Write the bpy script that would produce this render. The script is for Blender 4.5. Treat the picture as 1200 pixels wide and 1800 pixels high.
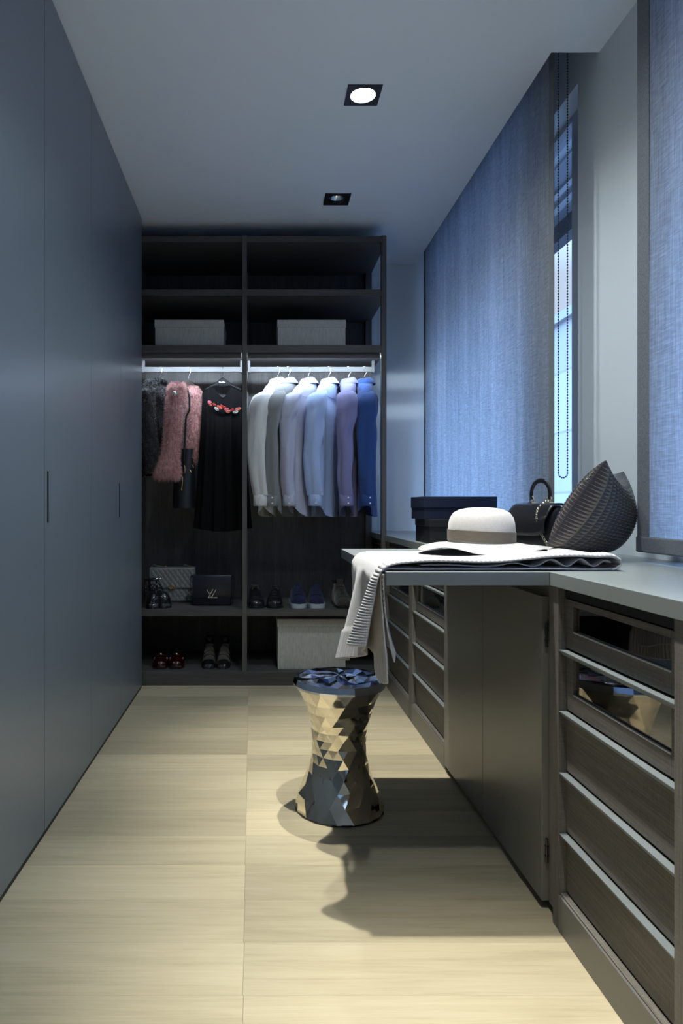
import bpy, bmesh, math, random
from mathutils import Vector, Matrix
random.seed(7)
for o in list(bpy.data.objects): bpy.data.objects.remove(o)
SC = bpy.context.scene
COL = SC.collection
PI = math.pi

# ------------------------------------------------------------------ camera
CAMZ = 1.01
cam_d = bpy.data.cameras.new('camera'); cam = bpy.data.objects.new('camera', cam_d); COL.objects.link(cam)
cam.location = (0, 0, CAMZ); cam.rotation_euler = (PI/2, 0, 0)
cam_d.sensor_width = 36; cam_d.lens = 24; cam_d.shift_x = 143/1800; cam_d.shift_y = -8/1800
cam_d.clip_start = .05; cam_d.clip_end = 200
SC.camera = cam

# ------------------------------------------------------------------ world: overcast blue daylight
W = bpy.data.worlds.new('sky'); SC.world = W; W.use_nodes = True
nt = W.node_tree; nt.nodes.clear()
def wn(t): return nt.nodes.new(t)
o_ = wn('ShaderNodeOutputWorld'); bg = wn('ShaderNodeBackground'); tc = wn('ShaderNodeTexCoord')
sx = wn('ShaderNodeSeparateXYZ'); rp = wn('ShaderNodeValToRGB')
nt.links.new(tc.outputs['Generated'], sx.inputs[0]); nt.links.new(sx.outputs['Z'], rp.inputs[0])
e_ = rp.color_ramp.elements; e_.new(.3); e_.new(.7)      # overcast: paler and brighter towards the zenith
for el, p, c in zip(e_, (0, .3, .7, 1), ((.058, .066, .078), (.068, .082, .104), (.32, .57, 1.06), (.40, .73, 1.42))): el.position = p; el.color = (*c, 1)
nt.links.new(rp.outputs[0], bg.inputs[0]); bg.inputs[1].default_value = 11.0
nt.links.new(bg.outputs[0], o_.inputs[0])

# ------------------------------------------------------------------ exposure
SC.view_settings.view_transform = 'Standard'; SC.view_settings.look = 'None'
SC.view_settings.exposure = 0.0; SC.view_settings.gamma = 1.0; SC.view_settings.use_curve_mapping = False

LAMP_W = 265          # watts of one downlight spot
LAMP_COL = (1.0, .965, .85)
SPILL_W = 48; SPILL_COL = (.88, .97, 1.0)   # weak wide spill of the same lamps
LED_E = 170.0          # emission of the wardrobe light strips

# ------------------------------------------------------------------ mesh helpers
class MB:
    def __init__(s): s.v = []; s.f = []; s.uv = None
    def add(s, vs, fs):
        n = len(s.v); s.v += [tuple(p) for p in vs]; s.f += [tuple(i+n for i in f) for f in fs]; return s
    def box(s, x0, x1, y0, y1, z0, z1, bev=0.0):
        if bev <= 0:
            vs = [(x, y, z) for z in (z0, z1) for y in (y0, y1) for x in (x0, x1)]
            return s.add(vs, [(0,2,3,1),(4,5,7,6),(0,1,5,4),(2,6,7,3),(0,4,6,2),(1,3,7,5)])
        bm = bmesh.new(); bmesh.ops.create_cube(bm, size=1)
        for v in bm.verts:
            v.co = Vector(((x0+x1)/2+v.co.x*(x1-x0), (y0+y1)/2+v.co.y*(y1-y0), (z0+z1)/2+v.co.z*(z1-z0)))
        bmesh.ops.bevel(bm, geom=bm.edges[:], offset=bev, segments=2, affect='EDGES', profile=.5)
        bm.verts.index_update()
        s.add([v.co[:] for v in bm.verts], [[v.index for v in f.verts] for f in bm.faces]); bm.free(); return s
    def loft(s, rings, caps=True, closed=True):
        n = len(rings[0]); vs = [p for r in rings for p in r]; fs = []
        for i in range(len(rings)-1):
            for j in range(n if closed else n-1):
                k = (j+1) % n
                fs.append((i*n+j, i*n+k, (i+1)*n+k, (i+1)*n+j))
        if caps and closed:
            fs.append(tuple(range(n-1, -1, -1))); fs.append(tuple((len(rings)-1)*n+j for j in range(n)))
        return s.add(vs, fs)
    def tube(s, path, r, n=10, caps=True, flat=1.0, up=None, closed=False):
        P = [Vector(p) for p in path]; m = len(P)
        R = r if isinstance(r, (list, tuple)) else [r]*m
        def tan(i):
            a = P[(i-1) % m] if closed else P[max(i-1, 0)]
            b = P[(i+1) % m] if closed else P[min(i+1, m-1)]
            return (b-a).normalized()
        t0 = tan(0); u = Vector(up) if up else (Vector((0,0,1)) if abs(t0.z) < .9 else Vector((1,0,0)))
        rings = []
        for i in range(m):
            t = tan(i); u = (u-t*u.dot(t)).normalized(); w = t.cross(u)
            rings.append([P[i]+u*(math.cos(a)*R[i]*flat)+w*(math.sin(a)*R[i]) for a in [2*PI*k/n for k in range(n)]])
        if closed: rings.append(rings[0])
        return s.loft(rings, caps and not closed)
    def grid(s, fn, nu, nv, uv=False, closed_u=False):
        vs = []; fs = []
        n0 = len(s.v)
        if uv and s.uv is None: s.uv = [(0, 0)]*n0
        for j in range(nv+1):
            for i in range(nu+1):
                vs.append(fn(i/nu, j/nv))
                if s.uv is not None: s.uv.append((i/nu, j/nv))
        for j in range(nv):
            for i in range(nu):
                a = j*(nu+1)+i; fs.append((a, a+1, a+nu+2, a+nu+1))
        return s.add(vs, fs)
    def lathe(s, prof, n=32, c=(0,0,0), sx=1, sy=1, caps=True):
        return s.loft([[(c[0]+r*sx*math.cos(2*PI*k/n), c[1]+r*sy*math.sin(2*PI*k/n), c[2]+z) for k in range(n)] for r, z in prof], caps)
    def ball(s, c, r, n=8, m=6):
        return s.lathe([(max(r*math.sin(PI*i/m), 1e-5), -r*math.cos(PI*i/m)) for i in range(m+1)], n, c)
    def disc(s, c, axis, r, n=20, th=.002, ry=None):
        ax = Vector(axis).normalized(); u = ax.orthogonal().normalized()
        if abs(ax.z) < .9: u = Vector((0,0,1))-ax*ax.z; u.normalize()
        w = ax.cross(u); c = Vector(c); ry = ry or r
        return s.loft([[c+ax*h+u*(math.cos(2*PI*k/n)*ry)+w*(math.sin(2*PI*k/n)*r) for k in range(n)] for h in (0, th)])
    def shift(s, d, start=0):
        s.v[start:] = [(x+d[0], y+d[1], z+d[2]) for x, y, z in s.v[start:]]; return s
    def xf(s, M, start=0):
        s.v[start:] = [tuple(M @ Vector(p)) for p in s.v[start:]]; return s

def mesh_of(name, mb, m, smooth=None):
    me = bpy.data.meshes.new(name); me.from_pydata(mb.v, [], mb.f)
    bm = bmesh.new(); bm.from_mesh(me); bmesh.ops.recalc_face_normals(bm, faces=bm.faces[:]); bm.to_mesh(me); bm.free()
    if mb.uv is not None and len(mb.uv) == len(mb.v):
        ul = me.uv_layers.new(name='UVMap')
        for lp in me.loops: ul.data[lp.index].uv = mb.uv[lp.vertex_index]
    if m: me.materials.append(m)
    if smooth:
        me.polygons.foreach_set('use_smooth', [True]*len(me.polygons))
        if smooth < 180: me.set_sharp_from_angle(angle=math.radians(smooth))
    me.update(); return me
def root_of(o):
    while o.parent: o = o.parent
    return o
def obj(name, mb, m, parent=None, smooth=None, local=False, label=None):
    """links mb as ONE mesh object; world coordinates are made local to the root"""
    if parent is not None and not local:
        r = root_of(parent); mb.shift(-Vector(r.location))
    o = bpy.data.objects.new(name, mesh_of(name, mb, m, smooth)); COL.objects.link(o)
    if parent is not None: o.parent = parent
    if label: o['label'] = label
    return o
def thing(name, label, cat, loc=(0,0,0), rz=0, group=None):
    o = bpy.data.objects.new(name, None); COL.objects.link(o); o.empty_display_size = .05
    o.location = loc; o.rotation_euler = (0, 0, rz); o['label'] = label; o['category'] = cat
    if group: o['group'] = group
    return o
def struct(name, mb, m, smooth=None, parent=None):
    o = obj(name, mb, m, parent, smooth)
    if parent is None: o['kind'] = 'structure'
    return o
def lerp(a, b, t): return a+(b-a)*t
def sm(t): t = max(0, min(1, t)); return t*t*(3-2*t)
def interp(tab, x):
    if x <= tab[0][0]: return tab[0][1]
    for (a, va), (b, vb) in zip(tab, tab[1:]):
        if x <= b: return lerp(va, vb, (x-a)/(b-a))
    return tab[-1][1]
def bez(P, n=24):
    """Catmull-Rom through points"""
    P = [Vector(p) for p in P]; out = []
    for i in range(len(P)-1):
        a = P[max(i-1, 0)]; b = P[i]; c = P[i+1]; d = P[min(i+2, len(P)-1)]
        for k in range(n):
            t = k/n
            out.append(.5*((2*b)+(c-a)*t+(2*a-5*b+4*c-d)*t*t+(3*b-a-3*c+d)*t**3))
    out.append(P[-1]); return out

# ------------------------------------------------------------------ material helpers
def mat(name, col, rough=.5, metal=0.0, spec=.5, sheen=0, coat=0, bump=None):
    m = bpy.data.materials.new(name); m.use_nodes = True
    b = m.node_tree.nodes['Principled BSDF']
    b.inputs['Base Color'].default_value = (*col, 1); b.inputs['Roughness'].default_value = rough
    b.inputs['Metallic'].default_value = metal; b.inputs['Specular IOR Level'].default_value = spec
    if sheen: b.inputs['Sheen Weight'].default_value = sheen
    if coat: b.inputs['Coat Weight'].default_value = coat; b.inputs['Coat Roughness'].default_value = .05
    return m
class N:
    def __init__(s, m): s.nt = m.node_tree; s.b = s.nt.nodes.get('Principled BSDF')
    def new(s, t, **k):
        n = s.nt.nodes.new(t)
        for a, v in k.items():
            if a.startswith('i_'):
                key = a[2:].replace('_', ' '); n.inputs[key].default_value = v
            else: setattr(n, a, v)
        return n
    def link(s, a, b): s.nt.links.new(a, b)
    def coord(s, scale=(1,1,1), kind='Object', loc=(0,0,0), rot=(0,0,0)):
        t = s.new('ShaderNodeTexCoord'); mp = s.new('ShaderNodeMapping')
        mp.inputs['Scale'].default_value = scale; mp.inputs['Location'].default_value = loc; mp.inputs['Rotation'].default_value = rot
        s.link(t.outputs[kind], mp.inputs[0]); return mp.outputs[0]
    def noise(s, vec, scale=1, detail=3, rough=.5, dist=0):
        n = s.new('ShaderNodeTexNoise'); n.inputs['Scale'].default_value = scale; n.inputs['Detail'].default_value = detail
        n.inputs['Roughness'].default_value = rough; n.inputs['Distortion'].default_value = dist
        s.link(vec, n.inputs['Vector']); return n.outputs['Fac']
    def math(s, op, a, b=None):
        n = s.new('ShaderNodeMath', operation=op)
        for i, x in enumerate((a, b)):
            if x is None: continue
            if isinstance(x, (int, float)): n.inputs[i].default_value = x
            else: s.link(x, n.inputs[i])
        return n.outputs[0]
    def ramp(s, fac, stops):
        r = s.new('ShaderNodeValToRGB'); e = r.color_ramp.elements
        while len(e) < len(stops): e.new(.5)
        for el, (p, c) in zip(e, stops): el.position = p; el.color = (*c, 1)
        s.link(fac, r.inputs[0]); return r.outputs[0]
    def bump(s, h, strength=.3, dist=.002, target=None):
        b = s.new('ShaderNodeBump'); b.inputs['Strength'].default_value = strength; b.inputs['Distance'].default_value = dist
        s.link(h, b.inputs['Height']); s.link(b.outputs[0], (target or s.b).inputs['Normal'])
def fabric(name, c0, c1, scale=120, rough=.85, sheen=.2, stretch=(1,1,1), bump=.25):
    m = mat(name, c0, rough, spec=.2, sheen=sheen); n = N(m)
    f = n.noise(n.coord(stretch), scale, 4, .6)
    n.link(n.ramp(f, [(.3, c0), (.7, c1)]), n.b.inputs['Base Color']); n.bump(f, bump, .002); return m
def laminate(name, c0, c1, c2, axis='z', rough=.5):
    """textile-like wood laminate: long fibres along an axis crossed with a fine weave"""
    m = mat(name, c0, rough, spec=.35); n = N(m)
    S = {'z': ((260, 260, 6), (60, 60, 500)), 'y': ((260, 6, 260), (60, 500, 60)), 'x': ((6, 260, 260), (500, 60, 60))}[axis]
    a = n.noise(n.coord(S[0]), 1, 4, .6); b = n.noise(n.coord(S[1]), 1, 2, .5); c = n.noise(n.coord((22,22,1.2) if axis=='z' else (1.2,1.2,22)), 1, 2, .5)
    f = n.math('ADD', n.math('MULTIPLY', a, .5), n.math('ADD', n.math('MULTIPLY', b, .25), n.math('MULTIPLY', c, .25)))
    n.link(n.ramp(f, [(.36, c0), (.5, c1), (.64, c2)]), n.b.inputs['Base Color']); n.bump(f, .25, .0008); return m

M = {}
M['winframe'] = mat('window_frame_paint', (.35, .38, .43), .4)
M['white'] = mat('white_paint', (.70, .75, .785), .6, spec=.25)
nn = N(M['white']); nn.bump(nn.noise(nn.coord((1,1,1)), 90, 3), .05, .001)
M['ceil'] = mat('ceiling_paint', (.80, .86, .92), .7, spec=.2)
M['lacquer'] = mat('grey_satin_lacquer', (.145, .176, .208), .30, spec=.6)
nn = N(M['lacquer']); nn.bump(nn.noise(nn.coord((1,1,1)), 260, 2), .04, .0005)
M['door_lacquer'] = mat('warm_grey_satin_lacquer', (.17, .165, .15), .32, spec=.5)
M['counter'] = mat('counter_lacquer', (.225, .25, .25), .30, spec=.5)
M['desk'] = mat('desk_lacquer', (.22, .24, .245), .30, spec=.5)
M['lip'] = mat('drawer_pull_lacquer', (.15, .17, .18), .35, spec=.5)
M['plinth'] = mat('plinth_lacquer', (.13, .128, .12), .35, spec=.5)
M['black'] = mat('black_recess', (.01, .01, .01), .6)
M['slot'] = mat('dark_slot_metal', (.05, .052, .055), .35, metal=.8)
M['closet'] = laminate('dark_woven_laminate', (.045, .043, .043), (.078, .073, .073), (.12, .113, .112))
M['closet_edge'] = laminate('wardrobe_edge_laminate', (.055, .051, .05), (.078, .074, .072), (.105, .10, .097), 'x')
M['closet_post'] = laminate('wardrobe_post_laminate', (.06, .056, .055), (.085, .08, .078), (.115, .108, .105), 'z')
M['weave_h'] = laminate('drawer_woven_laminate', (.075, .068, .06), (.125, .115, .102), (.185, .172, .155), 'y')
M['weave_v'] = laminate('stile_woven_laminate', (.085, .08, .072), (.14, .13, .117), (.20, .19, .172), 'z')
M['alu'] = mat('pale_aluminium', (.62, .63, .65), .4, metal=.3)
M['rail'] = mat('satin_grey_rail', (.085, .087, .092), .5, spec=.3)
M['chrome'] = mat('chrome', (.85, .86, .88), .12, metal=1)
M['gold'] = mat('gold_metal', (.85, .62, .25), .22, metal=1)
M['palegold'] = mat('pale_gold_metal', (.85, .76, .58), .2, metal=1)
M['blackframe'] = mat('black_lamp_frame', (.012, .012, .013), .4)
M['blackplastic'] = mat('black_hanger', (.010, .010, .011), .7, spec=.15)
M['leather'] = mat('black_leather', (.012, .012, .014), .32, spec=.5)
nn = N(M['leather']); nn.bump(nn.noise(nn.coord((1,1,1)), 420, 2), .15, .0008)
M['patent'] = mat('black_patent_leather', (.010, .010, .011), .08, spec=.7, coat=.6)
M['navyleather'] = mat('navy_black_leather', (.010, .012, .022), .35)
M['navy_box'] = fabric('navy_box_paper', (.010, .014, .035), (.014, .020, .048), 300, .6, 0, bump=.08)
M['black_box'] = fabric('black_box_paper', (.010, .011, .013), (.016, .017, .019), 300, .5, 0, bump=.08)
M['linen_box'] = fabric('pale_linen_box', (.36, .365, .34), (.56, .56, .52), 1, .85, .1, (500, 500, 30), .2)
M['gold_studs'] = M['gold']

# wood planks
m = mat('pale_oak_floor', (.5, .42, .28), .42, spec=.35); n = N(m)
oi = n.new('ShaderNodeObjectInfo')
tcn = n.new('ShaderNodeTexCoord'); cmb = n.new('ShaderNodeCombineXYZ')
n.link(n.math('MULTIPLY', oi.outputs['Random'], 37.0), cmb.inputs[0]); n.link(n.math('MULTIPLY', oi.outputs['Random'], 91.0), cmb.inputs[2])
vadd = n.new('ShaderNodeVectorMath', operation='ADD'); n.link(tcn.outputs['Object'], vadd.inputs[0]); n.link(cmb.outputs[0], vadd.inputs[1])
def mp(scale):
    q = n.new('ShaderNodeMapping'); q.inputs['Scale'].default_value = scale; n.link(vadd.outputs[0], q.inputs[0]); return q.outputs[0]
g1 = n.noise(mp((1.3, 40, 1)), 1, 8, .68, 1.4); g2 = n.noise(mp((9, 420, 1)), 1, 3, .6); g3 = n.noise(mp((1.4, 9, 1)), 1, 5, .55, 2.2)
gg = n.math('ADD', n.math('MULTIPLY', g1, .46), n.math('ADD', n.math('MULTIPLY', g2, .16), n.math('MULTIPLY', g3, .38)))
col = n.ramp(gg, [(.32, (.335, .285, .185)), (.5, (.435, .378, .258)), (.68, (.495, .44, .315))])
hs = n.new('ShaderNodeHueSaturation'); n.link(col, hs.inputs['Color'])
n.link(n.math('ADD', n.math('MULTIPLY', oi.outputs['Random'], .32), .80), hs.inputs['Value'])
n.link(hs.outputs[0], n.b.inputs['Base Color']); n.bump(gg, .12, .001)
M['floor'] = m
M['subfloor'] = mat('floor_gap', (.10, .08, .05), .8)

# roller blind linen: part reflects, part lets light through
def blind_mat(name):
    m = bpy.data.materials.new(name); m.use_nodes = True; n = N(m); nt = m.node_tree
    out = nt.nodes['Material Output']; nt.nodes.remove(n.b)
    v = n.noise(n.coord((400, 400, 9)), 1, 3, .6)          # warp threads, vertical
    h = n.noise(n.coord((8, 8, 520)), 1, 3, .6)             # weft threads, horizontal
    big = n.noise(n.coord((10, 10, .35)), 1, 3, .6)         # soft long vertical bands
    slub = n.noise(n.coord((30, 30, 150), rot=(.22, 0, 0)), 1, 2, .5)
    f = n.math('ADD', n.math('ADD', n.math('MULTIPLY', v, .34), n.math('MULTIPLY', h, .26)), n.math('ADD', n.math('MULTIPLY', big, .22), n.math('MULTIPLY', slub, .18)))
    d = n.new('ShaderNodeBsdfDiffuse'); t = n.new('ShaderNodeBsdfTranslucent'); mix = n.new('ShaderNodeMixShader')
    n.link(n.ramp(f, [(.36, (.16, .16, .165)), (.64, (.36, .36, .37))]), d.inputs['Color'])
    n.link(n.ramp(f, [(.36, (.24, .25, .27)), (.52, (.52, .54, .58)), (.66, (.86, .89, .95))]), t.inputs['Color'])
    mix.inputs[0].default_value = .6
    n.link(d.outputs[0], mix.inputs[1]); n.link(t.outputs[0], mix.inputs[2]); n.link(mix.outputs[0], out.inputs[0])
    bp = n.new('ShaderNodeBump'); bp.inputs['Strength'].default_value = .3; bp.inputs['Distance'].default_value = .001
    n.link(f, bp.inputs['Height']); n.link(bp.outputs[0], d.inputs['Normal'])
    return m
M['blind'] = blind_mat('linen_blind')
M['blind_hem'] = fabric('linen_blind_hem', (.10, .11, .125), (.20, .215, .235), 1, .9, .1, (300, 300, 300), .3)

def glass_mat(name, tint, gloss=1.0, base=.05):
    m = bpy.data.materials.new(name); m.use_nodes = True; n = N(m); nt = m.node_tree
    out = nt.nodes['Material Output']; nt.nodes.remove(n.b)
    tr = n.new('ShaderNodeBsdfTransparent'); tr.inputs[0].default_value = (*tint, 1)
    gl = n.new('ShaderNodeBsdfGlossy'); gl.inputs['Roughness'].default_value = .0; gl.inputs[0].default_value = (gloss, gloss, gloss, 1)
    lw_ = n.new('ShaderNodeLayerWeight'); lw_.inputs[0].default_value = .5
    fac_ = n.math('ADD', n.math('MULTIPLY', n.math('POWER', lw_.outputs['Facing'], 5.0), .92-base), base)
    mx = n.new('ShaderNodeMixShader'); n.link(fac_, mx.inputs[0]); n.link(tr.outputs[0], mx.inputs[1]); n.link(gl.outputs[0], mx.inputs[2])
    n.link(mx.outputs[0], out.inputs[0]); return m
M['glass'] = glass_mat('window_glass', (.95, .97, .98))
M['smoke'] = glass_mat('smoked_drawer_glass', (.30, .31, .34), 1.0, .34)
def emis(name, col, s):
    m = bpy.data.materials.new(name); m.use_nodes = True; nt = m.node_tree
    e = nt.nodes.new('ShaderNodeEmission'); e.inputs[0].default_value = (*col, 1); e.inputs[1].default_value = s
    nt.links.new(e.outputs[0], nt.nodes['Material Output'].inputs[0]); return m
M['led'] = emis('cool_led_strip', (.72, .86, 1.0), LED_E)
M['lamp_on'] = emis('lit_lamp', (1.0, .97, .90), 40)
M['winframe'] = mat('window_frame_paint', (.35, .38, .43), .4)

# ------------------------------------------------------------------ room shell
CEIL = 2.636; RW = 1.21; YB = 4.57; YR = -1.6
PITCH = .172; Y0P = 1.757
def jointx(y): return -.0345-.0125*(y-1.335)
fl = struct('floor', MB().box(-1.35, 1.45, YR, YB, -.08, -.012), M['subfloor'])
k0 = math.floor((.9-Y0P)/PITCH)
ky = [Y0P+PITCH*k for k in range(-20, 17)]
for i, y in enumerate(ky):
    ya, yb = y, min(y+PITCH, YB)
    if ya < YR or ya > YB-.02: continue
    jx = jointx((ya+yb)/2)
    for (xa, xb) in ((-1.30, jx), (jx, 1.20)):
        b = MB().box(xa+.0002, xb-.0002, ya+.0002, yb-.0002, -.012, 0, .0003)
        obj('plank', b, M['floor'], fl)

LX = .405
LYS = [(.87, 1), (1.78, 1), (2.69, 1), (3.60, 0)]
HOLE = .058
def holed_slab(mb, x0, x1, y0, y1, z0, z1, holes):
    ys = sorted({y0, y1} | {h[1]-HOLE for h in holes} | {h[1]+HOLE for h in holes})
    for a, b in zip(ys, ys[1:]):
        hit = [h for h in holes if a < h[1] < b]
        if hit:
            mb.box(x0, hit[0][0]-HOLE, a, b, z0, z1); mb.box(hit[0][0]+HOLE, x1, a, b, z0, z1)
        else: mb.box(x0, x1, a, b, z0, z1)
cb = MB(); T = .12
holed_slab(cb, -1.35, 1.04, YR, YB+.1, CEIL, CEIL+T, [(LX, y) for y, _ in LYS])
cb.box(1.04, 1.40, 2.05, 2.44, CEIL, CEIL+T)                      # between the two blind pockets
cb.box(1.04, 1.40, YR, -.95, CEIL, CEIL+T)
cb.box(-1.35, 1.45, YR, YB+.1, CEIL+.30, CEIL+.36)                # unseen roof added to block light, capping the pockets too
cb.box(1.02, 1.04, -.95, YB+.1, CEIL+T, CEIL+.30)                 # pocket inner faces
cb.box(1.04, 1.40, 2.25, 2.44, CEIL+T, CEIL+.30)
struct('ceiling', cb, M['ceil'])
struct('wall_back', MB().box(-1.35, 1.45, YB, YB+.1, 0, CEIL+.3), M['white'])
struct('wall_rear', MB().box(-1.35, 1.45, YR-.1, YR, 0, CEIL+.3), M['white'])
struct('wall_left', MB().box(-1.45, -1.30, YR, YB, 0, CEIL).box(-1.30, -.667, YR, 1.52, 0, CEIL), M['lacquer'])  # near block unseen, put in for the light where more wardrobes would stand
W1 = (2.60, 4.46); W2 = (-.85, 1.92); SILL = .853
wr = MB()
wr.box(RW, 1.40, YR, YB, 0, SILL)
wr.box(RW, 1.40, W2[1], W1[0], SILL, CEIL+.3)
wr.box(RW, 1.40, W1[1], YB, SILL, CEIL+.3); wr.box(RW, 1.40, YR, W2[0], SILL, CEIL+.3)
for a, b in (W1, W2): wr.box(RW, 1.40, a, b, CEIL-.01, CEIL+.3)
struct('wall_right', wr, M['white'])
def window(name, y0, y1, wide):
    f = MB(); x0, x1 = 1.285, 1.345; z0, z1 = SILL, CEIL-.01
    f.box(x0, x1, y0, y0+wide, z0, z1, .004); f.box(x0, x1, y1-.06, y1, z0, z1, .004)
    f.box(x0, x1, y0+wide, y1-.06, z1-.025, z1, .003); f.box(x0, x1, y0+wide, y1-.06, z0, z0+.05, .003)
    o = struct(name, f, M['winframe'])
    obj('glass_pane', MB().box(1.312, 1.318, y0+wide+.001, y1-.061, z0+.051, z1-.026), M['glass'], o)
    return o
w1 = window('window_1', *W1, .22); window('window_2', *W2, .06)
obj('guide_rail', MB().box(1.262, 1.284, 2.60, 2.64, SILL+.001, 2.58, .003), M['alu'], w1)
# overhang above the windows outside, and the building across the street
ov = thing('roof_overhang', 'blue-grey soffit and dark fascia board outside the window beside the bead chain', 'overhang', (1.4, 3, CEIL))
obj('soffit', MB().box(1.401, 1.68, -1, 6, 2.612, 2.70), M['winframe'], ov)
obj('rail', MB().box(1.50, 1.53, -1, 6, 2.598, 2.6115).box(1.56, 1.60, -1, 6, 2.590, 2.6115), M['alu'], ov)
obj('fascia', MB().box(1.681, 1.75, -1, 6, 2.515, 2.75), mat('dark_fascia', (.07, .075, .10), .5), ov)
bm_ = mat('pale_stone_cladding', (.75, .76, .78), .8); n = N(bm_)
br = n.new('ShaderNodeTexBrick'); br.inputs['Scale'].default_value = 1.0; br.inputs['Brick Width'].default_value = 2.4; br.inputs['Row Height'].default_value = .9
br.inputs['Color1'].default_value = (.80, .81, .83, 1); br.inputs['Color2'].default_value = (.58, .60, .65, 1); br.inputs['Mortar'].default_value = (.5, .52, .56, 1); br.inputs['Mortar Size'].default_value = .05
n.link(n.coord((1, 1, 1), rot=(PI/2, 0, PI/2)), br.inputs['Vector']); n.link(br.outputs[0], n.b.inputs['Base Color'])
bd = thing('far_building', 'pale stone building across the street seen past the blind', 'building', (12.5, 29, -8))
obj('facade', MB().box(12, 20, 24.5, 34, -8, 8.4), bm_, bd)
obj('coping', MB().box(11.85, 20.1, 24.3, 34.2, 8.4, 8.75), bm_, bd)
struct('trim_1', MB().box(-60, 400, -300, 400, -8.3, -8), mat('street_ground', (.05, .05, .055), .8))

# ------------------------------------------------------------------ downlights
def downlight(y, lit, label, seen=True):
    t = thing('downlight', label, 'downlight', (LX, y, CEIL), 0, 'square recessed downlights')
    h = .067; f = MB(); z = CEIL-.004; r = .049
    # square flange with a round opening
    n = 32; outer = []; inner = []
    for k in range(n):
        a = 2*PI*k/n; c, s_ = math.cos(a), math.sin(a); q = h/max(abs(c), abs(s_))
        outer.append((LX+c*q, y+s_*q)); inner.append((LX+c*r, y+s_*r))
    f.loft([[(*p, CEIL-.0005) for p in outer], [(*p, z) for p in outer], [(*p, z) for p in inner], [(*p, z+.03) for p in inner]], caps=False)
    obj('frame', f, M['blackframe'], t)
    c_ = MB().lathe([(r+.004, .028), (r+.004, .085), (.01, .085)], 32, (LX, y, CEIL), caps=False)
    obj('housing', c_, M['blackframe'], t)
    if lit:
        obj('lamp', MB().lathe([(.0475, 0), (.0475, .004), (.001, .006)], 32, (LX, y, CEIL+.008)), M['lamp_on'], t, 40)
        L = bpy.data.lights.new('lamp_beam', 'SPOT'); L.energy = LAMP_W*lit; L.color = LAMP_COL
        L.spot_size = math.radians(46); L.spot_blend = 1.0; L.shadow_soft_size = .015
        L2 = bpy.data.lights.new('lamp_spill', 'SPOT'); L2.energy = SPILL_W*lit; L2.color = SPILL_COL
        L2.spot_size = math.radians(144); L2.spot_blend = 1.0; L2.shadow_soft_size = .04
        lo = bpy.data.objects.new('lamp_spill', L2); COL.objects.link(lo); lo.parent = t; lo.location = (0, 0, -.012)
        lo = bpy.data.objects.new('lamp_beam', L); COL.objects.link(lo); lo.parent = t; lo.location = (0, 0, -.012)
    else:
        rf = obj('reflector', MB().lathe([(.046, .012), (.036, .035), (.018, .05), (.008, .052)], 32, (LX, y, CEIL), caps=False), M['chrome'], t, 60)
        obj('bulb', MB().ball((LX, y, CEIL+.035), .012, 12, 8), mat('clear_bulb', (.8, .8, .85), .1), t, 60)
    return t
downlight(*LYS[0], 'lit square black downlight beyond the top edge of the photo')
downlight(*LYS[1], 'lit square black downlight above the camera end of the ceiling')
downlight(*LYS[2], 'switched-on square black downlight glowing white, the larger of the two on the ceiling')
downlight(*LYS[3], 'unlit square black downlight nearest the open wardrobe, smaller of the two on the ceiling')

# ------------------------------------------------------------------ tall wardrobes on the left
WX = -.663
def wardrobe(y0, y1, hy, label):
    t = thing('tall_wardrobe', label, 'wardrobe', (-.97, (y0+y1)/2, 0), 0, 'flush grey wardrobe doors along the left wall')
    obj('carcass', MB().box(-1.29, WX-.024, y0+.0005, y1-.0005, .014, CEIL-.012), M['lacquer'], t)
    obj('plinth', MB().box(-1.29, WX-.0015, y0+.0005, y1-.0005, .0, .0135), M['black'], t)
    g = .0014; d = MB(); z0, z1 = .0145, CEIL-.008
    ya, yb = y0+g, y1-g; x0, x1 = WX-.022, WX
    if hy is None: d.box(x0, x1, ya, yb, z0, z1, .0012)
    else:
        ha, hb, za, zb = hy-.007, hy+.007, .962, 1.124
        d.box(x0, x1, ya, ha, z0, z1); d.box(x0, x1, hb, yb, z0, z1)
        d.box(x0, x1, ha, hb, z0, za); d.box(x0, x1, ha, hb, zb, z1)
    do = obj('door', d, M['lacquer'], t)
    if hy is not None:
        h = MB(); h.box(x0-.001, x0+.006, ha, hb, za, zb)
        e = .0016; h.box(x1-.004, x1+.0006, ha, ha+e, za, zb); h.box(x1-.004, x1+.0006, hb-e, hb, za, zb)
        h.box(x1-.004, x1+.0006, ha, hb, zb-e, zb); h.box(x1-.004, x1+.0006, ha, hb, za, za+e)
        obj('handle', h, M['slot'], do)
    return t
wardrobe(1.525, 2.10, None, 'tall grey wardrobe door at the left edge of the photo, without a handle slot')
wardrobe(2.10, 2.68, 2.133, 'tall grey wardrobe with a long handle slot, second door from the left')
wardrobe(2.68, 3.25, 3.218, 'tall grey wardrobe with a thin handle slot, third door from the left')
wardrobe(3.25, 3.83, None, 'narrow-looking grey wardrobe door farthest back, touching the open dark wardrobe')

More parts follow.
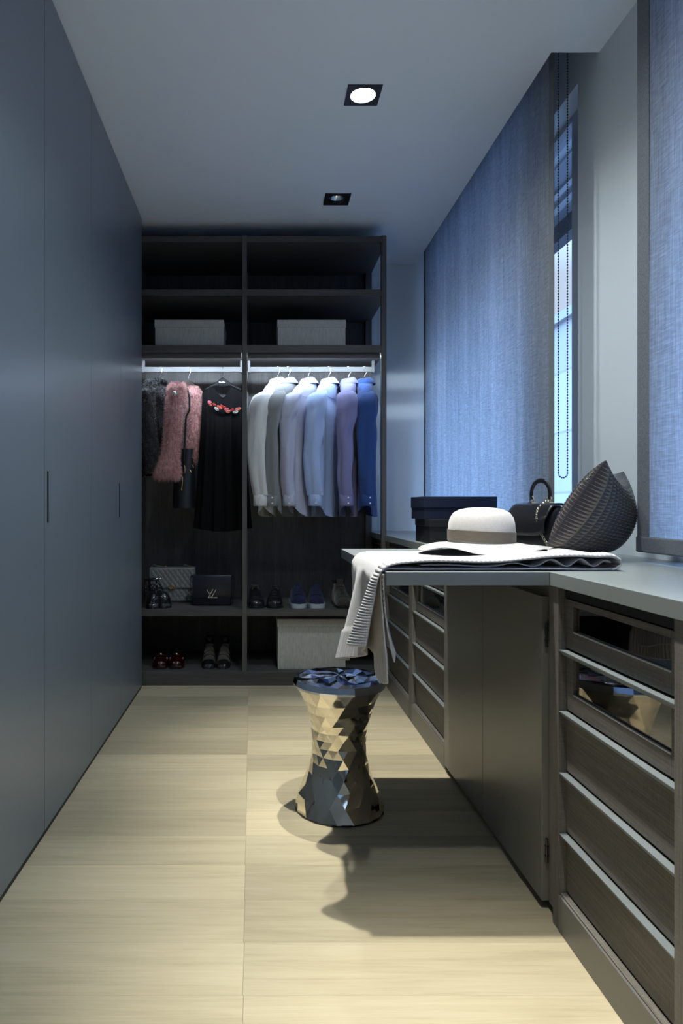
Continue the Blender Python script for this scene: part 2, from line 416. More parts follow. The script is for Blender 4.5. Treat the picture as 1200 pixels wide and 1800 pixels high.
# ------------------------------------------------------------------ open wardrobe at the back
CF, CBK = 3.87, 4.43
cl = thing('open_wardrobe', 'dark open wardrobe with shelves, rails and light strips filling the back wall', 'wardrobe', (0, 4.15, 0))
XL, XR = -.74, .716
obj('back_panel', MB().box(XL, -.089, CBK, CBK+.018, .05, 2.52), M['closet'], cl)
obj('back_panel', MB().box(-.087, XR, CBK, CBK+.018, .05, 2.52), M['closet'], cl)
def shelf(x0, x1, zt, th, y1=CBK-.001):
    return obj('shelf', MB().box(x0, x1, CF+.002, y1, zt-th, zt, .001), M['closet_edge'], cl)
posts = ((-.101, -.075), (.687, XR))
obj('top_panel', MB().box(XL, XR, CF+.002, CBK+.018, 2.515, 2.55, .001), M['closet_edge'], cl)
for zt, th in ((2.247, .037), (1.932, .042), (.43, .037)):
    shelf(XL, -.0885, zt, th); shelf(-.0875, XR-.002, zt, th)
for x0, x1 in posts:
    obj('post', MB().box(x0, x1, CF-.002, CF+.030, .08, 2.552, .001), M['closet_post'], cl)
    obj('rear_post', MB().box(x0-.01, x1, CBK-.05, CBK-.002, .08, 2.515, .001), M['closet_post'], cl)
obj('side_panel', MB().box(XL-.02, XL, CF, CBK+.018, 0, 2.55, .001), M['closet_post'], cl)
obj('bottom_panel', MB().box(XL, XR, CF+.002, CBK-.001, .055, .08, .001), M['closet_edge'], cl)
obj('plinth', MB().box(XL, XR, CF+.001, CF+.02, 0, .079, .001), M['closet_edge'], cl)
RY = 4.10; RZ0, RZ1 = 1.823, 1.853
for x0, x1 in ((-.706, -.105), (-.074, .684)):
    r = obj('hanging_rail', MB().box(x0, x1, RY-.007, RY+.007, RZ0, RZ1, .002), M['rail'], cl)
    for xa, xb in ((x0, x0+.014), (x1-.014, x1)):
        obj('bracket', MB().box(xa-.001, xb+.001, RY-.012, RY+.012, RZ0-.004, 1.889, .002), M['rail'], r)
for x0, x1 in ((-.70, -.11), (-.07, .68)):
    p = obj('light_profile', MB().box(x0, x1, CF+.028, CF+.05, 1.8835, 1.8895), M['alu'], cl)
    obj('lip', MB().box(x0, x1, CF+.020, CF+.0275, 1.862, 1.8895), M['closet_edge'], p)
    q_ = MB(); ya, za, yb, zb = CF+.032, 1.8655, CF+.0365, 1.8795; t_ = .0010
    q_.add([(x, y+dy, z+dz) for x in (x0+.002, x1-.002) for y, z, dy, dz in ((ya, za, 0, 0), (yb, zb, 0, 0), (yb, zb, -t_, t_), (ya, za, -t_, t_))], [(0,1,2,3), (7,6,5,4), (0,4,5,1), (1,5,6,2), (2,6,7,3), (3,7,4,0)])
    obj('light_strip', q_, M['led'], p)

# ------------------------------------------------------------------ drawer cabinets and counter on the right
FX = .712; ZT = .82; LIPS = [.671, .525, .378, .233]; BASE = .09
def drawer_cab(y0, y1, nearw, farw, label, glass=True):
    t = thing('drawer_cabinet', label, 'cabinet', (.95, (y0+y1)/2, 0), 0, 'woven-front drawer cabinets under the counter')
    a, b = y0+nearw, y1-farw
    obj('side_panel', MB().box(FX, 1.19, y0+.0004, a, 0, ZT-.0005, .0008), M['weave_v'], t)
    obj('side_panel', MB().box(FX, 1.19, b, y1-.0004, 0, ZT-.0005, .0008), M['weave_v'], t)
    obj('back_panel', MB().box(1.17, 1.189, a+.0005, b-.0005, BASE, ZT-.001), M['closet'], t)
    obj('plinth', MB().box(FX-.001, 1.16, a+.0005, b-.0005, 0, BASE-.0035, .001), M['plinth'], t)
    obj('base_ledge', MB().box(FX+.004, 1.16, a+.001, b-.001, BASE-.003, BASE, .0005), M['weave_h'], t)
    obj('top_rail', MB().box(FX+.016, FX+.034, a+.001, b-.001, ZT-.024, ZT-.001), M['slot'], t)
    tops = [ZT-.028]+LIPS; bots = LIPS+[BASE]
    for r in range(5):
        zt, zb = tops[r], bots[r]+.0055; fx = FX+.018; A, B = a+.0015, b-.0015
        if r < 2 and glass:
            s, bt = .036, .042; tp = .014
            f = MB().box(fx, fx+.020, A, A+s, zb, zt, .0008).box(fx, fx+.020, B-s, B, zb, zt, .0008)
            f.box(fx, fx+.020, A+s, B-s, zb, zb+bt).box(fx, fx+.020, A+s, B-s, zt-tp, zt)
            d = obj('drawer', f, M['weave_h'], t)
            obj('glass_pane', MB().box(fx+.007, fx+.011, A+s-.002, B-s+.002, zb+bt-.002, zt-tp+.002), M['smoke'], d)
            e = MB().box(fx-.0006, fx+.004, A+s, B-s, zb+bt-.0022, zb+bt+.0006)
            obj('bead', e, M['alu'], d)
            bx = MB().box(fx+.021, 1.14, A+.004, A+.016, zb+.006, zt-.03).box(fx+.021, 1.14, B-.016, B-.004, zb+.006, zt-.03)
            bx.box(1.128, 1.14, A+.016, B-.016, zb+.006, zt-.03).box(fx+.021, 1.14, A+.004, B-.004, zb, zb+.006)
            obj('tray', bx, M['closet'], d)
        else:
            d = obj('drawer', MB().box(fx, fx+.020, A, B, zb, zt, .0008).box(fx+.02, 1.14, A+.006, B-.006, zb+.01, zt-.02), M['weave_h'], t)
        if r > 0:
            q = [(FX+.001, zt), (fx-.0002, zt), (fx-.0002, zt-.013), (FX+.010, zt-.013), (FX+.001, zt-.0022)]
            obj('pull', MB().loft([[(x, y, z) for x, z in q] for y in (A, B)]), M['lip'], d)
    return t
drawer_cab(1.145, 1.662, .030, .032, 'large drawer cabinet nearest the camera at right, stool mirrored in its glass drawer')
drawer_cab(2.625, 3.236, .016, .034, 'drawer cabinet directly beyond the two plain doors under the desk')
drawer_cab(3.237, 3.868, .034, .016, 'dim drawer cabinet beside the hanging cardigan, second beyond the plain doors')
drawer_cab(3.90, 4.56, .016, .016, 'last drawer cabinet in the back corner, beside the open wardrobe')
# cabinet with two plain doors below the desk
dc = thing('door_cabinet', 'plain olive-grey cabinet with two flat doors below the desk', 'cabinet', (.95, 2.14, 0))
obj('carcass', MB().box(FX+.018, 1.19, 1.664, 2.623, .05, ZT-.0005), M['door_lacquer'], dc)
obj('side_panel', MB().box(FX+.012, FX+.03, 1.664, 1.712, .02, ZT-.0005, .001), M['door_lacquer'], dc)
obj('plinth', MB().box(FX+.045, 1.15, 1.67, 2.62, 0, .05), M['black'], dc)
for ya, yb in ((2.172, 2.622), (1.715, 2.169)):
    d = obj('door', MB().box(FX-.005, FX+.014, ya, yb, .022, .787 if yb < 2.2 else .817, .0012), M['door_lacquer'], dc)
    if yb < 2.2:
        for z in (.69, .15):
            h = MB().tube([(FX+.006, ya-.004, z-.03), (FX+.006, ya-.004, z+.03)], .0035, 10)
            for q in (-.012, .012): h.box(FX+.001, FX+.011, ya-.008, ya-.001, z+q-.001, z+q+.001)
            obj('hinge', h, M['slot'], d)
ct = obj('countertop', MB().box(.705, 1.2095, .9, YB-.001, ZT, SILL, .0012), M['counter'])
ct['label'] = 'long grey lacquered countertop running under the windows along the right wall'; ct['category'] = 'countertop'
dk = obj('desk_top', MB().box(.307, .7045, 1.662, 2.594, ZT, SILL, .0012), M['desk'])
dk['label'] = 'grey desk board jutting from the counter into the room, cardigan hung over its end'; dk['category'] = 'desk'

# ------------------------------------------------------------------ roller blinds
def blind(name_label, x, y0, y1, z0, chain):
    t = thing('roller_blind', name_label, 'blind', (x, (y0+y1)/2, z0))
    zt = CEIL+.20
    hem = .04 if chain else .06
    def f(u, v):
        return (x+.0012*math.sin(v*7+u*3), lerp(y0+hem, y1-hem, u), lerp(z0+.03, zt, v))
    obj('fabric', MB().grid(f, 40, 30), M['blind'], t, 180)
    for ya, yb in ((y0, y0+hem), (y1-hem, y1)): obj('hem', MB().box(x-.0015, x+.0015, ya, yb, z0+.03, zt), M['blind_hem'], t)
    obj('bottom_bar', MB().box(x-.007, x+.007, y0, y1, z0, z0+.045, .004), M['blind_hem'], t)
    obj('roller', MB().tube([(x+.03, y0, zt+.01), (x+.03, y1, zt+.01)], .03, 16), M['alu'], t)
    if chain:
        # two strands of a bead chain joined by a loop at the bottom
        b = MB(); ya = y0-.03; P = []
        xa, xb = x+.003, x+.036; zb = chain; r = (xb-xa)/2
        z = zt
        while z > zb+r: P.append((xa, ya, z)); z -= .0105
        for k in range(1, 7): P.append(((xa+xb)/2-r*math.cos(PI*k/7), ya, zb+r-r*math.sin(PI*k/7)))
        z = zb+r
        while z < zt: P.append((xb, ya, z)); z += .0105
        for p in P: b.ball(p, .0034, 6, 4)
        b.tube([(xa, ya, zt), (xa, ya, zb+r)], .0009, 5); b.tube([(xb, ya, zt), (xb, ya, zb+r)], .0009, 5)
        obj('bead_chain', b, M['slot'], t, 60)
    return t
blind('wide blue-lit linen roller blind in the middle, behind the boxes and the hat', 1.08, 2.51, 4.50, SILL+.004, 1.118)
blind('grey linen roller blind cut off by the right edge, beside the cushion', 1.10, -.90, 1.99, SILL+.028, 0)

# ------------------------------------------------------------------ faceted metal stool
M['bronze'] = mat('bronze_mirror_metal', (.78, .72, .60), .035, metal=1)
M['bluemetal'] = mat('blue_tinted_mirror_top', (.74, .79, .88), .05, metal=1)
st = thing('stool', 'hourglass stool of mirror-bright faceted bronze with a blue-tinted faceted top', 'stool', (.266, 2.30, 0))
rnd = random.Random(11)
zs = [.006, .052, .092, .128, .160, .189, .216, .243, .270, .299, .331, .368, .412]
prof = [(0, .150), (.02, .150), (.06, .132), (.12, .107), (.17, .094), (.22, .0885), (.27, .092), (.32, .104), (.37, .124), (.41, .146), (.43, .152)]
nseg = 17; rings = []
for i, z in enumerate(zs):
    r0 = interp(prof, z); ring = []
    for k in range(nseg):
        a = 2*PI*(k+.5*(i % 2))/nseg+.12
        edge = i in (0, len(zs)-1)
        r = r0*(1 if edge else 1+rnd.uniform(-.030, .032)); zz = z+(0 if edge else rnd.uniform(-.003, .003))
        ring.append((r*math.cos(a), r*math.sin(a), zz))
    rings.append(ring)
b = MB(); b.v = [p for r in rings for p in r]
for i in range(len(zs)-1):
    for k in range(nseg):
        k2 = (k+1) % nseg; a0, a1 = i*nseg, (i+1)*nseg
        if i % 2 == 0: b.f += [(a0+k, a0+k2, a1+k), (a0+k2, a1+k2, a1+k)]
        else: b.f += [(a0+k, a1+k2, a1+k), (a0+k, a0+k2, a1+k2)]
obj('faceted_body', b, M['bronze'], st, local=True)
obj('base_ring', MB().lathe([(.146, 0), (.1505, .002), (.1505, .007), (.12, .0075)], 17), M['slot'], st, local=True)
# top: rim of small planes, then rings of tilted facets
tb = MB(); rr = [(.1535, .412), (.1555, .420), (.150, .438), (.128, .4445), (.096, .446), (.060, .4465), (.026, .447)]
trings = []
for i, (r, z) in enumerate(rr):
    ring = []
    for k in range(nseg):
        a = 2*PI*(k+.5*(i % 2 if i > 2 else 0))/nseg+.12+(rnd.uniform(-.09, .09) if i > 2 else 0)
        ring.append((r*math.cos(a), r*math.sin(a), z+(rnd.uniform(-.008, .004) if i > 2 else 0)))
    trings.append(ring)
tb.v = [p for r in trings for p in r]
for i in range(len(rr)-1):
    for k in range(nseg):
        k2 = (k+1) % nseg; a0, a1 = i*nseg, (i+1)*nseg
        if i < 2: tb.f.append((a0+k, a0+k2, a1+k2, a1+k))
        elif i % 2 == 0: tb.f += [(a0+k, a0+k2, a1+k), (a0+k2, a1+k2, a1+k)]
        else: tb.f += [(a0+k, a1+k2, a1+k), (a0+k, a0+k2, a1+k2)]
tb.v.append((0, 0, .4475)); c = len(tb.v)-1; a0 = (len(rr)-1)*nseg
for k in range(nseg): tb.f.append((a0+k, a0+(k+1) % nseg, c))
obj('faceted_top', tb, M['bluemetal'], st, local=True)

# ------------------------------------------------------------------ cardigan
def knit_mat(name, c0, c1):
    m = mat(name, c0, .9, spec=.15, sheen=.25); n = N(m)
    w = n.new('ShaderNodeTexWave', wave_type='BANDS', bands_direction='Y'); w.inputs['Scale'].default_value = 110; w.inputs['Distortion'].default_value = 1.5; w.inputs['Detail'].default_value = 2
    n.link(n.coord((1, 1, 1)), w.inputs['Vector'])
    f = n.math('ADD', n.math('MULTIPLY', n.noise(n.coord((1, 1, 1)), 380, 3), .7), n.math('MULTIPLY', w.outputs['Fac'], .3))
    n.link(n.ramp(f, [(.3, c0), (.65, c1)]), n.b.inputs['Base Color']); n.bump(f, .5, .0015); return m
M['knit'] = knit_mat('pale_grey_knit', (.41, .40, .41), (.56, .545, .56))
cg = thing('cardigan', 'pale grey knitted cardigan folded on the desk with its ribbed end hanging over the edge', 'cardigan', (.55, 1.9, SILL))
YF, YBK = 1.690, 2.155
def top_z(x, t):
    """upper layer height over the desk; t 0 front .. 1 back"""
    base = interp([(.30, .869), (.36, .872), (.50, .877), (.65, .883), (.80, .889), (.87, .890)], x)
    return base+.004*math.sin(x*19+t*2)*(1-t*.4)-.004*t
XEND = .872
main = [Vector((XEND-.004, 0, SILL+.004)), Vector((XEND+.012, 0, SILL+.010)), Vector((XEND+.017, 0, SILL+.020)), Vector((XEND+.010, 0, SILL+.031)), Vector((XEND-.008, 0, SILL+.037))]
main += [Vector((x, 0, -1)) for x in (.83, .78, .72, .66, .60, .54, .48, .42, .37, .335)]
main += [Vector(p) for p in ((.312, 0, .864), (.2985, 0, .852), (.2915, 0, .836), (.289, 0, .81), (.288, 0, .76), (.286, 0, .70), (.284, 0, .645), (.283, 0, .60), (.281, 0, .546))]
main_s = None
def main_path(t):
    P = []
    for p in main:
        q = p.copy()
        if q.z < 0: q.z = top_z(q.x, t)
        P.append(q)
    return bez(P, 6)
drop_now = [0]
def hemk(t): return lerp(.60, 1.0, sm(t*1.15))
def cardigan_sheet(t0, t1, nt, fn=None, stop=None, band=None):
    """fn(k, K, t, p) returns an offset added to the point"""
    rows = []
    for j in range(nt+1):
        t = lerp(t0, t1, j/nt); P = main_path(t); K = len(P)-1
        row = []
        for k, p in enumerate(P):
            y = lerp(YF, YBK, t); q = Vector((p.x, y, p.z))
            drop = max(0, .84-q.z) if q.x < .30 else 0
            if drop > 0: q.z = .84-drop*hemk(t)
            q.x += -drop*(.10*math.sin(t*11+.6)+.05*math.sin(t*23))-drop*.05
            q.y += -drop*.05*math.sin(t*5)
            drop_now[0] = drop
            if fn: q += fn(k, K, t, q)
            row.append(q)
        rows.append(row)
    b = MB(); b.loft(rows, caps=False, closed=False); return b
def thick(o, th, off=0):
    md = o.modifiers.new('thickness', 'SOLIDIFY'); md.thickness = th; md.offset = off; return o
TB = .11; 
def plain_fn(k, K, t, q):
    v = Vector((0, 0, 0))
    if q.x < .30 and drop_now[0] > .20: v.x -= .004+.0022*math.sin(t*330)          # ribbed hem, wider than the panel
    return v
thick(obj('body_panel', cardigan_sheet(TB, 1, 150, plain_fn), M['knit'], cg, 180), .004)
# front band: densely resampled so each rib is real
def resample(P, d):
    out = [P[0]]; acc = 0
    for a, b in zip(P, P[1:]):
        L = (b-a).length
        if L == 0: continue
        s = d-acc
        while s <= L: out.append(a.lerp(b, s/L)); s += d
        acc = L-(s-d)
    return out
bb = MB(); rows = []
for j in range(9):
    t = lerp(-.02, TB+.012, j/8); P = resample(main_path(t), .0016); row = []
    for k, p in enumerate(P):
        q = Vector((p.x, lerp(YF, YBK, t), p.z)); drop = max(0, .84-q.z) if q.x < .30 else 0
        if drop > 0: q.z = .84-drop*hemk(max(t, 0))
        q.x += -drop*(.10*math.sin(t*11+.6)+.05*math.sin(t*23))-drop*.05; q.y += -drop*.05*math.sin(t*5)+drop*.03
        tn = (P[min(k+1, len(P)-1)]-P[max(k-1, 0)]); nrm = Vector((tn.z, 0, -tn.x)).normalized()
        if nrm.z < 0 and q.x > .3 and q.x < .86: nrm = -nrm
        if q.x <= .3: nrm = Vector((-1, 0, 0)) if nrm.x > 0 and q.z < .84 else (nrm if nrm.x < 0 else -nrm)
        edge = math.sin(PI*j/8)**.4 if 0 < j < 8 else 0
        q += nrm*(.0035+.0028*math.sin(2*PI*k*.0016/.0115))*edge
        row.append(q)
    rows.append(row)
mn = min(len(r) for r in rows); rows = [r[:mn] for r in rows]
bb.loft(rows, caps=False, closed=False)
thick(obj('front_band', bb, M['knit'], cg, 180), .0035)
# lower layer: along the desk, over the edge, longer than the upper one
low = [(.872, .8565), (.80, .8565), (.70, .858), (.60, .8572), (.50, .8575), (.40, .8572), (.33, .858), (.309, .856), (.3005, .846), (.2995, .82), (.300, .76), (.301, .68), (.303, .60), (.305, .545)]
def low_sheet(t0, t1, nt, x_in, amp, ribfrom, zcut):
    rows = []; P0 = bez([(x, 0, z) for x, z in low], 6)
    for j in range(nt+1):
        t = lerp(t0, t1, j/nt); row = []
        for p in P0:
            q = Vector((p.x, lerp(YF, YBK, t), p.z)); drop = max(0, .83-q.z)
            if drop > 0:
                s = sm(drop/.25)
                q.x += x_in*s+amp*s*math.sin(t*19+1)
                q.z = .83-drop*zcut(t)
                if q.z < ribfrom: q.x += .0018*math.sin(t*260)
            row.append(q)
        rows.append(row)
    return MB().loft(rows, caps=False, closed=False)
thick(obj('inner_panel', low_sheet(.0, .9, 130, .004, .006, .66, lambda t: .90-.10*sm((t-.05)/.25)+.06*math.sin(t*9)), M['knit'], cg, 180), .004)
# folded-back second band, a strip that swings out to the right under the edge
rows = []
for j in range(7):
    t = j/6; row = []
    L = 170
    for k in range(L+1):
        v = k/L; z = lerp(.846, .625, v)
        edge = math.sin(PI*t)**.4 if 0 < t < 1 else 0
        row.append(Vector((.3035+.030*v*v+.012*t*v-edge*(.0015+.002*math.sin(2*PI*v*19)), 1.676+.045*t+.02*v, z+.015*t*v)))
    rows.append(row)
thick(obj('second_band', MB().loft(rows, caps=False, closed=False), M['knit'], cg, 180), .0035)
# inner fold: wavy middle layer seen in the open front
def fold(u, v):
    x = lerp(.40, .872, u); t = lerp(.015, .85, v)
    zt = top_z(x, t)-.005; zb = SILL+.007
    m_ = (zt+zb)/2; a = max(0, (zt-zb)/2-.002)
    return (x, lerp(YF, YBK, t), m_+a*.85*math.sin(26*u*u+2+v*.6)*min(1, u*3))
thick(obj('inner_fold', MB().grid(fold, 70, 12), M['knit'], cg, 180), .003)
# small row of stitches along the open edges
obj('edge_stitch', MB().tube([(p.x, YF-.002, p.z-.001) for p in main_path(0) if p.x > .31], .0022, 6), M['knit'], cg, 180)

# ------------------------------------------------------------------ felt hat
M['felt'] = fabric('cream_felt', (.41, .395, .39), (.47, .455, .45), 160, .9, .3, bump=.12)
M['felt_under'] = fabric('dark_brim_underside', (.03, .028, .03), (.05, .047, .05), 160, .9, .1, bump=.1)
M['ribbon'] = fabric('taupe_ribbon', (.115, .097, .077), (.16, .138, .112), 1, .6, .1, (40, 40, 900), .2)
HC = Vector((.654, 2.02, .884))
ht = thing('sun_hat', 'cream felt wide-brimmed hat with a taupe ribbon, lying on the folded cardigan', 'hat', HC)
def wave(a):
    d = math.degrees(a) % 360
    def hump(c, w, h): x = min(abs(d-c), 360-abs(d-c)); return h*math.cos(x/w*PI/2)**2 if x < w else 0
    return hump(222, 34, .014)+hump(318, 38, .009)+hump(60, 60, .010)+hump(130, 50, .008)-hump(270, 40, .004)
n = 96; rings = []
crown = [(.0945, .024), (.0945, .034), (.0948, .060), (.0935, .078), (.089, .096), (.079, .111), (.062, .120), (.040, .1245), (.018, .126), (.001, .1262)]
brim = [(.182, 0), (.181, .0025), (.165, .009), (.145, .015), (.125, .019), (.108, .022), (.0985, .0235)]
for r, z in brim:
    w = sm((r-.095)/.085)
    rings.append([(r*math.cos(a)*1.0, r*math.sin(a)*.97, z*(1-.12*w)+w*wave(a)) for a in (2*PI*k/n for k in range(n))])
for r, z in crown:
    rings.append([(r*math.cos(a), r*math.sin(a)*1.06, z) for a in (2*PI*k/n for k in range(n))])
b = MB().loft(rings, caps=False)
obj('felt_body', b, M['felt'], ht, 180, local=True)
u_ = []
for r, z in [(.1815, -.001), (.165, .005), (.145, .011), (.120, .0155), (.09, .019)]:
    w = sm((r-.095)/.085)
    u_.append([(r*math.cos(a), r*math.sin(a)*.97, z*(1-.12*w)+w*wave(a)) for a in (2*PI*k/n for k in range(n))])
obj('brim_underside', MB().loft(u_, caps=False), M['felt_under'], ht, 180, local=True)  # underside of the brim, in a darker colour than the top
obj('ribbon', MB().loft([[(r*math.cos(a), r*1.06*math.sin(a), z-.004*math.cos(a)) for a in (2*PI*k/n for k in range(n))] for r, z in ((.0945, .025), (.0968, .0255), (.0970, .057), (.0945, .058))], caps=False), M['ribbon'], ht, 60, local=True)

# ------------------------------------------------------------------ woven leather cushion
m = mat('woven_bronze_leather', (.06, .052, .048), .27, spec=.6); M['weave_leather'] = m; n_ = N(m)
t_ = n_.new('ShaderNodeTexCoord'); sp_ = n_.new('ShaderNodeSeparateXYZ'); n_.link(t_.outputs['UV'], sp_.inputs[0])
fu = n_.math('FRACT', n_.math('MULTIPLY', sp_.outputs[0], 18.0)); fv = n_.math('FRACT', n_.math('MULTIPLY', sp_.outputs[1], 26.0))
tri = n_.math('GREATER_THAN', fu, fv)
n_.link(n_.ramp(tri, [(0, (.032, .030, .036)), (1, (.15, .122, .094))]), n_.b.inputs['Base Color'])
pD, pA, pB, pE = Vector((.835, 1.985, .897)), Vector((.978, 1.93, 1.145)), Vector((1.112, 2.09, 1.121)), Vector((1.075, 2.11, .882))
cs = thing('cushion', 'dark woven-leather cushion leaning on the pier behind the cardigan end', 'cushion', (.99, 2.08, SILL))
pn = (pB-pA).cross(pD-pA).normalized()
CU, CV = 18, 26; SUB = 4
def cush(side):
    def f(u, v):
        s, t = u*2-1, v*2-1
        s2 = s*(1+(.06 if s < 0 else -.02)*(1-t*t)); t2 = t*(1-(.24 if t > 0 else -.04)*(1-s*s))
        U, V = (s2+1)/2, (t2+1)/2
        p = pD.lerp(pE, U).lerp(pA.lerp(pB, U), V)
        h = (.102 if side*pn.dot(Vector((0, 0, CAMZ))-pD) > 0 else .06)*((1-s**2)*(1-t**2))**.5
        cu, cv = (u*CU) % 1, (v*CV) % 1
        py = min(1, 2.2*min(cu, 1-cu, cv, 1-cv)*1.2)*.0028
        wr = .004*math.sin(9*u+4*v)*(1-s*s)*(1-t*t)
        return p+pn*side*(h+py*min(1, 12*(1-max(abs(s), abs(t))))+wr)
    return f
cb_ = MB()
for sd in (1, -1): cb_.grid(cush(sd), CU*SUB, CV*SUB, uv=True)
obj('cover', cb_, M['weave_leather'], cs)
# ------------------------------------------------------------------ top handle handbag on the counter
hb = thing('handbag', 'black leather top-handle handbag between the hat and the woven cushion', 'handbag', (.985, 2.40, SILL), math.radians(-78))
w, h, d = .115, .158, .052
b = MB(); rings = []
for z, kx, ky in ((0, .98, 1.0), (.004, 1.0, 1.05), (.05, 1.0, 1.05), (.10, .98, .92), (.14, .95, .68), (.158, .93, .45), (.162, .9, .30)):
    rings.append([(math.copysign(abs(math.cos(a))**.35, math.cos(a))*w*kx, math.copysign(abs(math.sin(a))**.6, math.sin(a))*d*ky, z) for a in (2*PI*k/40 for k in range(40))])
obj('body', b.loft(rings), M['leather'], hb, 60, local=True)
fl_ = [(.020, .164), (0, .170), (-.022, .168), (-.040, .155), (-.056, .130), (-.066, .100), (-.069, .072), (-.066, .060)]
b = MB(); P = bez([(0, y, z) for y, z in fl_], 4)
b.loft([[(lerp(-w*1.02, w*1.02, k/16), p.y, p.z+.012*((k/16*2-1)**4)*(1 if i > len(P)*.6 else 0)) for k in range(17)] for i, p in enumerate(P)], caps=False, closed=False)
thick(obj('flap', b, M['leather'], hb, 180, local=True), .004)
for sx_ in (-1, 1):
    b = MB().box(sx_*.05-.014, sx_*.05+.014, -.010, .010, .166, .176, .002)
    b.tube([(sx_*.05+.011*math.cos(a), 0, .186+.011*math.sin(a)) for a in (2*PI*k/16 for k in range(16))], .0028, 8, closed=True)
    obj('handle_mount', b, M['palegold'], hb, 60, local=True)
hp = bez([(-.05, 0, .186), (-.054, 0, .205), (-.044, 0, .232), (-.018, 0, .249), (.018, 0, .249), (.044, 0, .232), (.054, 0, .205), (.05, 0, .186)], 6)
obj('handle', MB().tube(hp, .0085, 12, flat=.55, up=(0, 1, 0)), M['leather'], hb, 60, local=True)
b = MB(); cp = bez([(.05, -.012, .178), (.058, -.05, .15), (.075, -.064, .11), (.10, -.06, .06), (.115, -.05, .03)], 7)
for i, p in enumerate(cp):
    u = Vector((1, 0, .3)) if i % 2 else Vector((0, 1, .3))
    u.normalize(); t = Vector((0, 0, 1))
    b.tube([p+u*(.0035*math.cos(a))+t*(.0055*math.sin(a)) for a in (2*PI*k/8 for k in range(8))], .0011, 5, closed=True)
obj('chain_strap', b, M['palegold'], hb, 60, local=True)

# ------------------------------------------------------------------ lidded boxes
def lidded_box(name, label, x, y, z, wx, dy, hz, lid, m, rz=0, group=None):
    t = thing(name, label, 'box', (x, y, z), rz, group)
    obj('base', MB().box(-wx/2+.003, wx/2-.003, -dy/2+.003, dy/2-.003, 0, hz-.004, .0015), m, t, local=True)
    obj('lid', MB().box(-wx/2, wx/2, -dy/2, dy/2, hz-lid, hz, .0018), m, t, local=True)
    return t
lidded_box('shoe_box', 'black box under the navy box at the far end of the counter', .875, 3.06, SILL, .30, .34, .104, .030, M['black_box'], math.radians(-3))
lidded_box('gift_box', 'navy lidded box lying on top of the black box by the blind', .873, 3.10, SILL+.1048, .325, .23, .100, .050, M['navy_box'], math.radians(1))
g_ = 'pale linen storage boxes in the open wardrobe'
def bx_at(px0, px1, yf, z, hz, dp, lid, label):
    x0, x1 = (px0-457)*yf/1200, (px1-457)*yf/1200
    return lidded_box('storage_box', label, (x0+x1)/2, yf+dp/2, z, x1-x0, dp, hz, lid, M['linen_box'], 0, g_)
bx_at(271.5, 393.5, 3.93, 1.9325, .158, .30, .044, 'pale linen storage box on the shelf above the fur coats, left bay')
bx_at(487, 608, 3.93, 1.9325, .158, .30, .044, 'pale linen storage box on the shelf above the shirts, right bay')
bx_at(487, 608, 3.925, .0805, .288, .36, .046, 'large tall linen storage box on the wardrobe floor behind the stool')

# ------------------------------------------------------------------ hangers
def hanger(label, x, rz, m, hookm, drop=.075, half=.20, fall=.075, text=False, thickn=.014):
    t = thing('hanger', label, 'hanger', (x, RY, RZ1), rz)
    hk = [(0, 0, 0)]
    P = [(0, .017, -.034)] + [(0, .0165*math.cos(a), -.012+.0165*math.sin(a)) for a in (math.radians(-25+q*23) for q in range(0, 10))]
    P = [(0, 0, -drop), (0, 0, -drop+.015), (0, .004, -.048), (0, .014, -.033)] + [(0, .0152*math.cos(a), -.0135+.0165*math.sin(a)) for a in (math.radians(-20+q*22) for q in range(0, 10))]
    obj('hook', MB().tube(bez(P, 3), .0017, 8), hookm, t, 180, local=True)
    b = MB(); rings = []
    for k in range(25):
        u = k/24*2-1; a = abs(u)
        z = -drop-.022-fall*(a**1.25); hh = lerp(.026, .010, min(1, a*1.6)) if not text else lerp(.034, .009, min(1, a*2.2)); dd = lerp(thickn*.5, thickn, a)
        rings.append([(u*half, dd*math.cos(c), z+hh*math.sin(c)) for c in (2*PI*q/10 for q in range(10))])
    obj('bar', b.loft(rings), m, t, 180, local=True)
    if drop > .09: obj('neck', MB().lathe([(.004, -.058), (.0085, -.061), (.010, -.07), (.013, -.088), (.012, -.10)], 14), m, t, 60, local=True)
    if text:
        tb = MB(); xx = -.022
        for i, wd in enumerate((.007, .005, .0045, .005, .0065, .005, .0045)):        # a tiny unreadable white word
            tb.box(xx, xx+wd-.0012, -.0090, -.0082, -drop-.026, -drop-.026+(.0075 if i in (0, 4) else .0055)); xx += wd
        obj('lettering', tb, mat('white_print', (.8, .8, .8), .6), t, local=True)
    return t

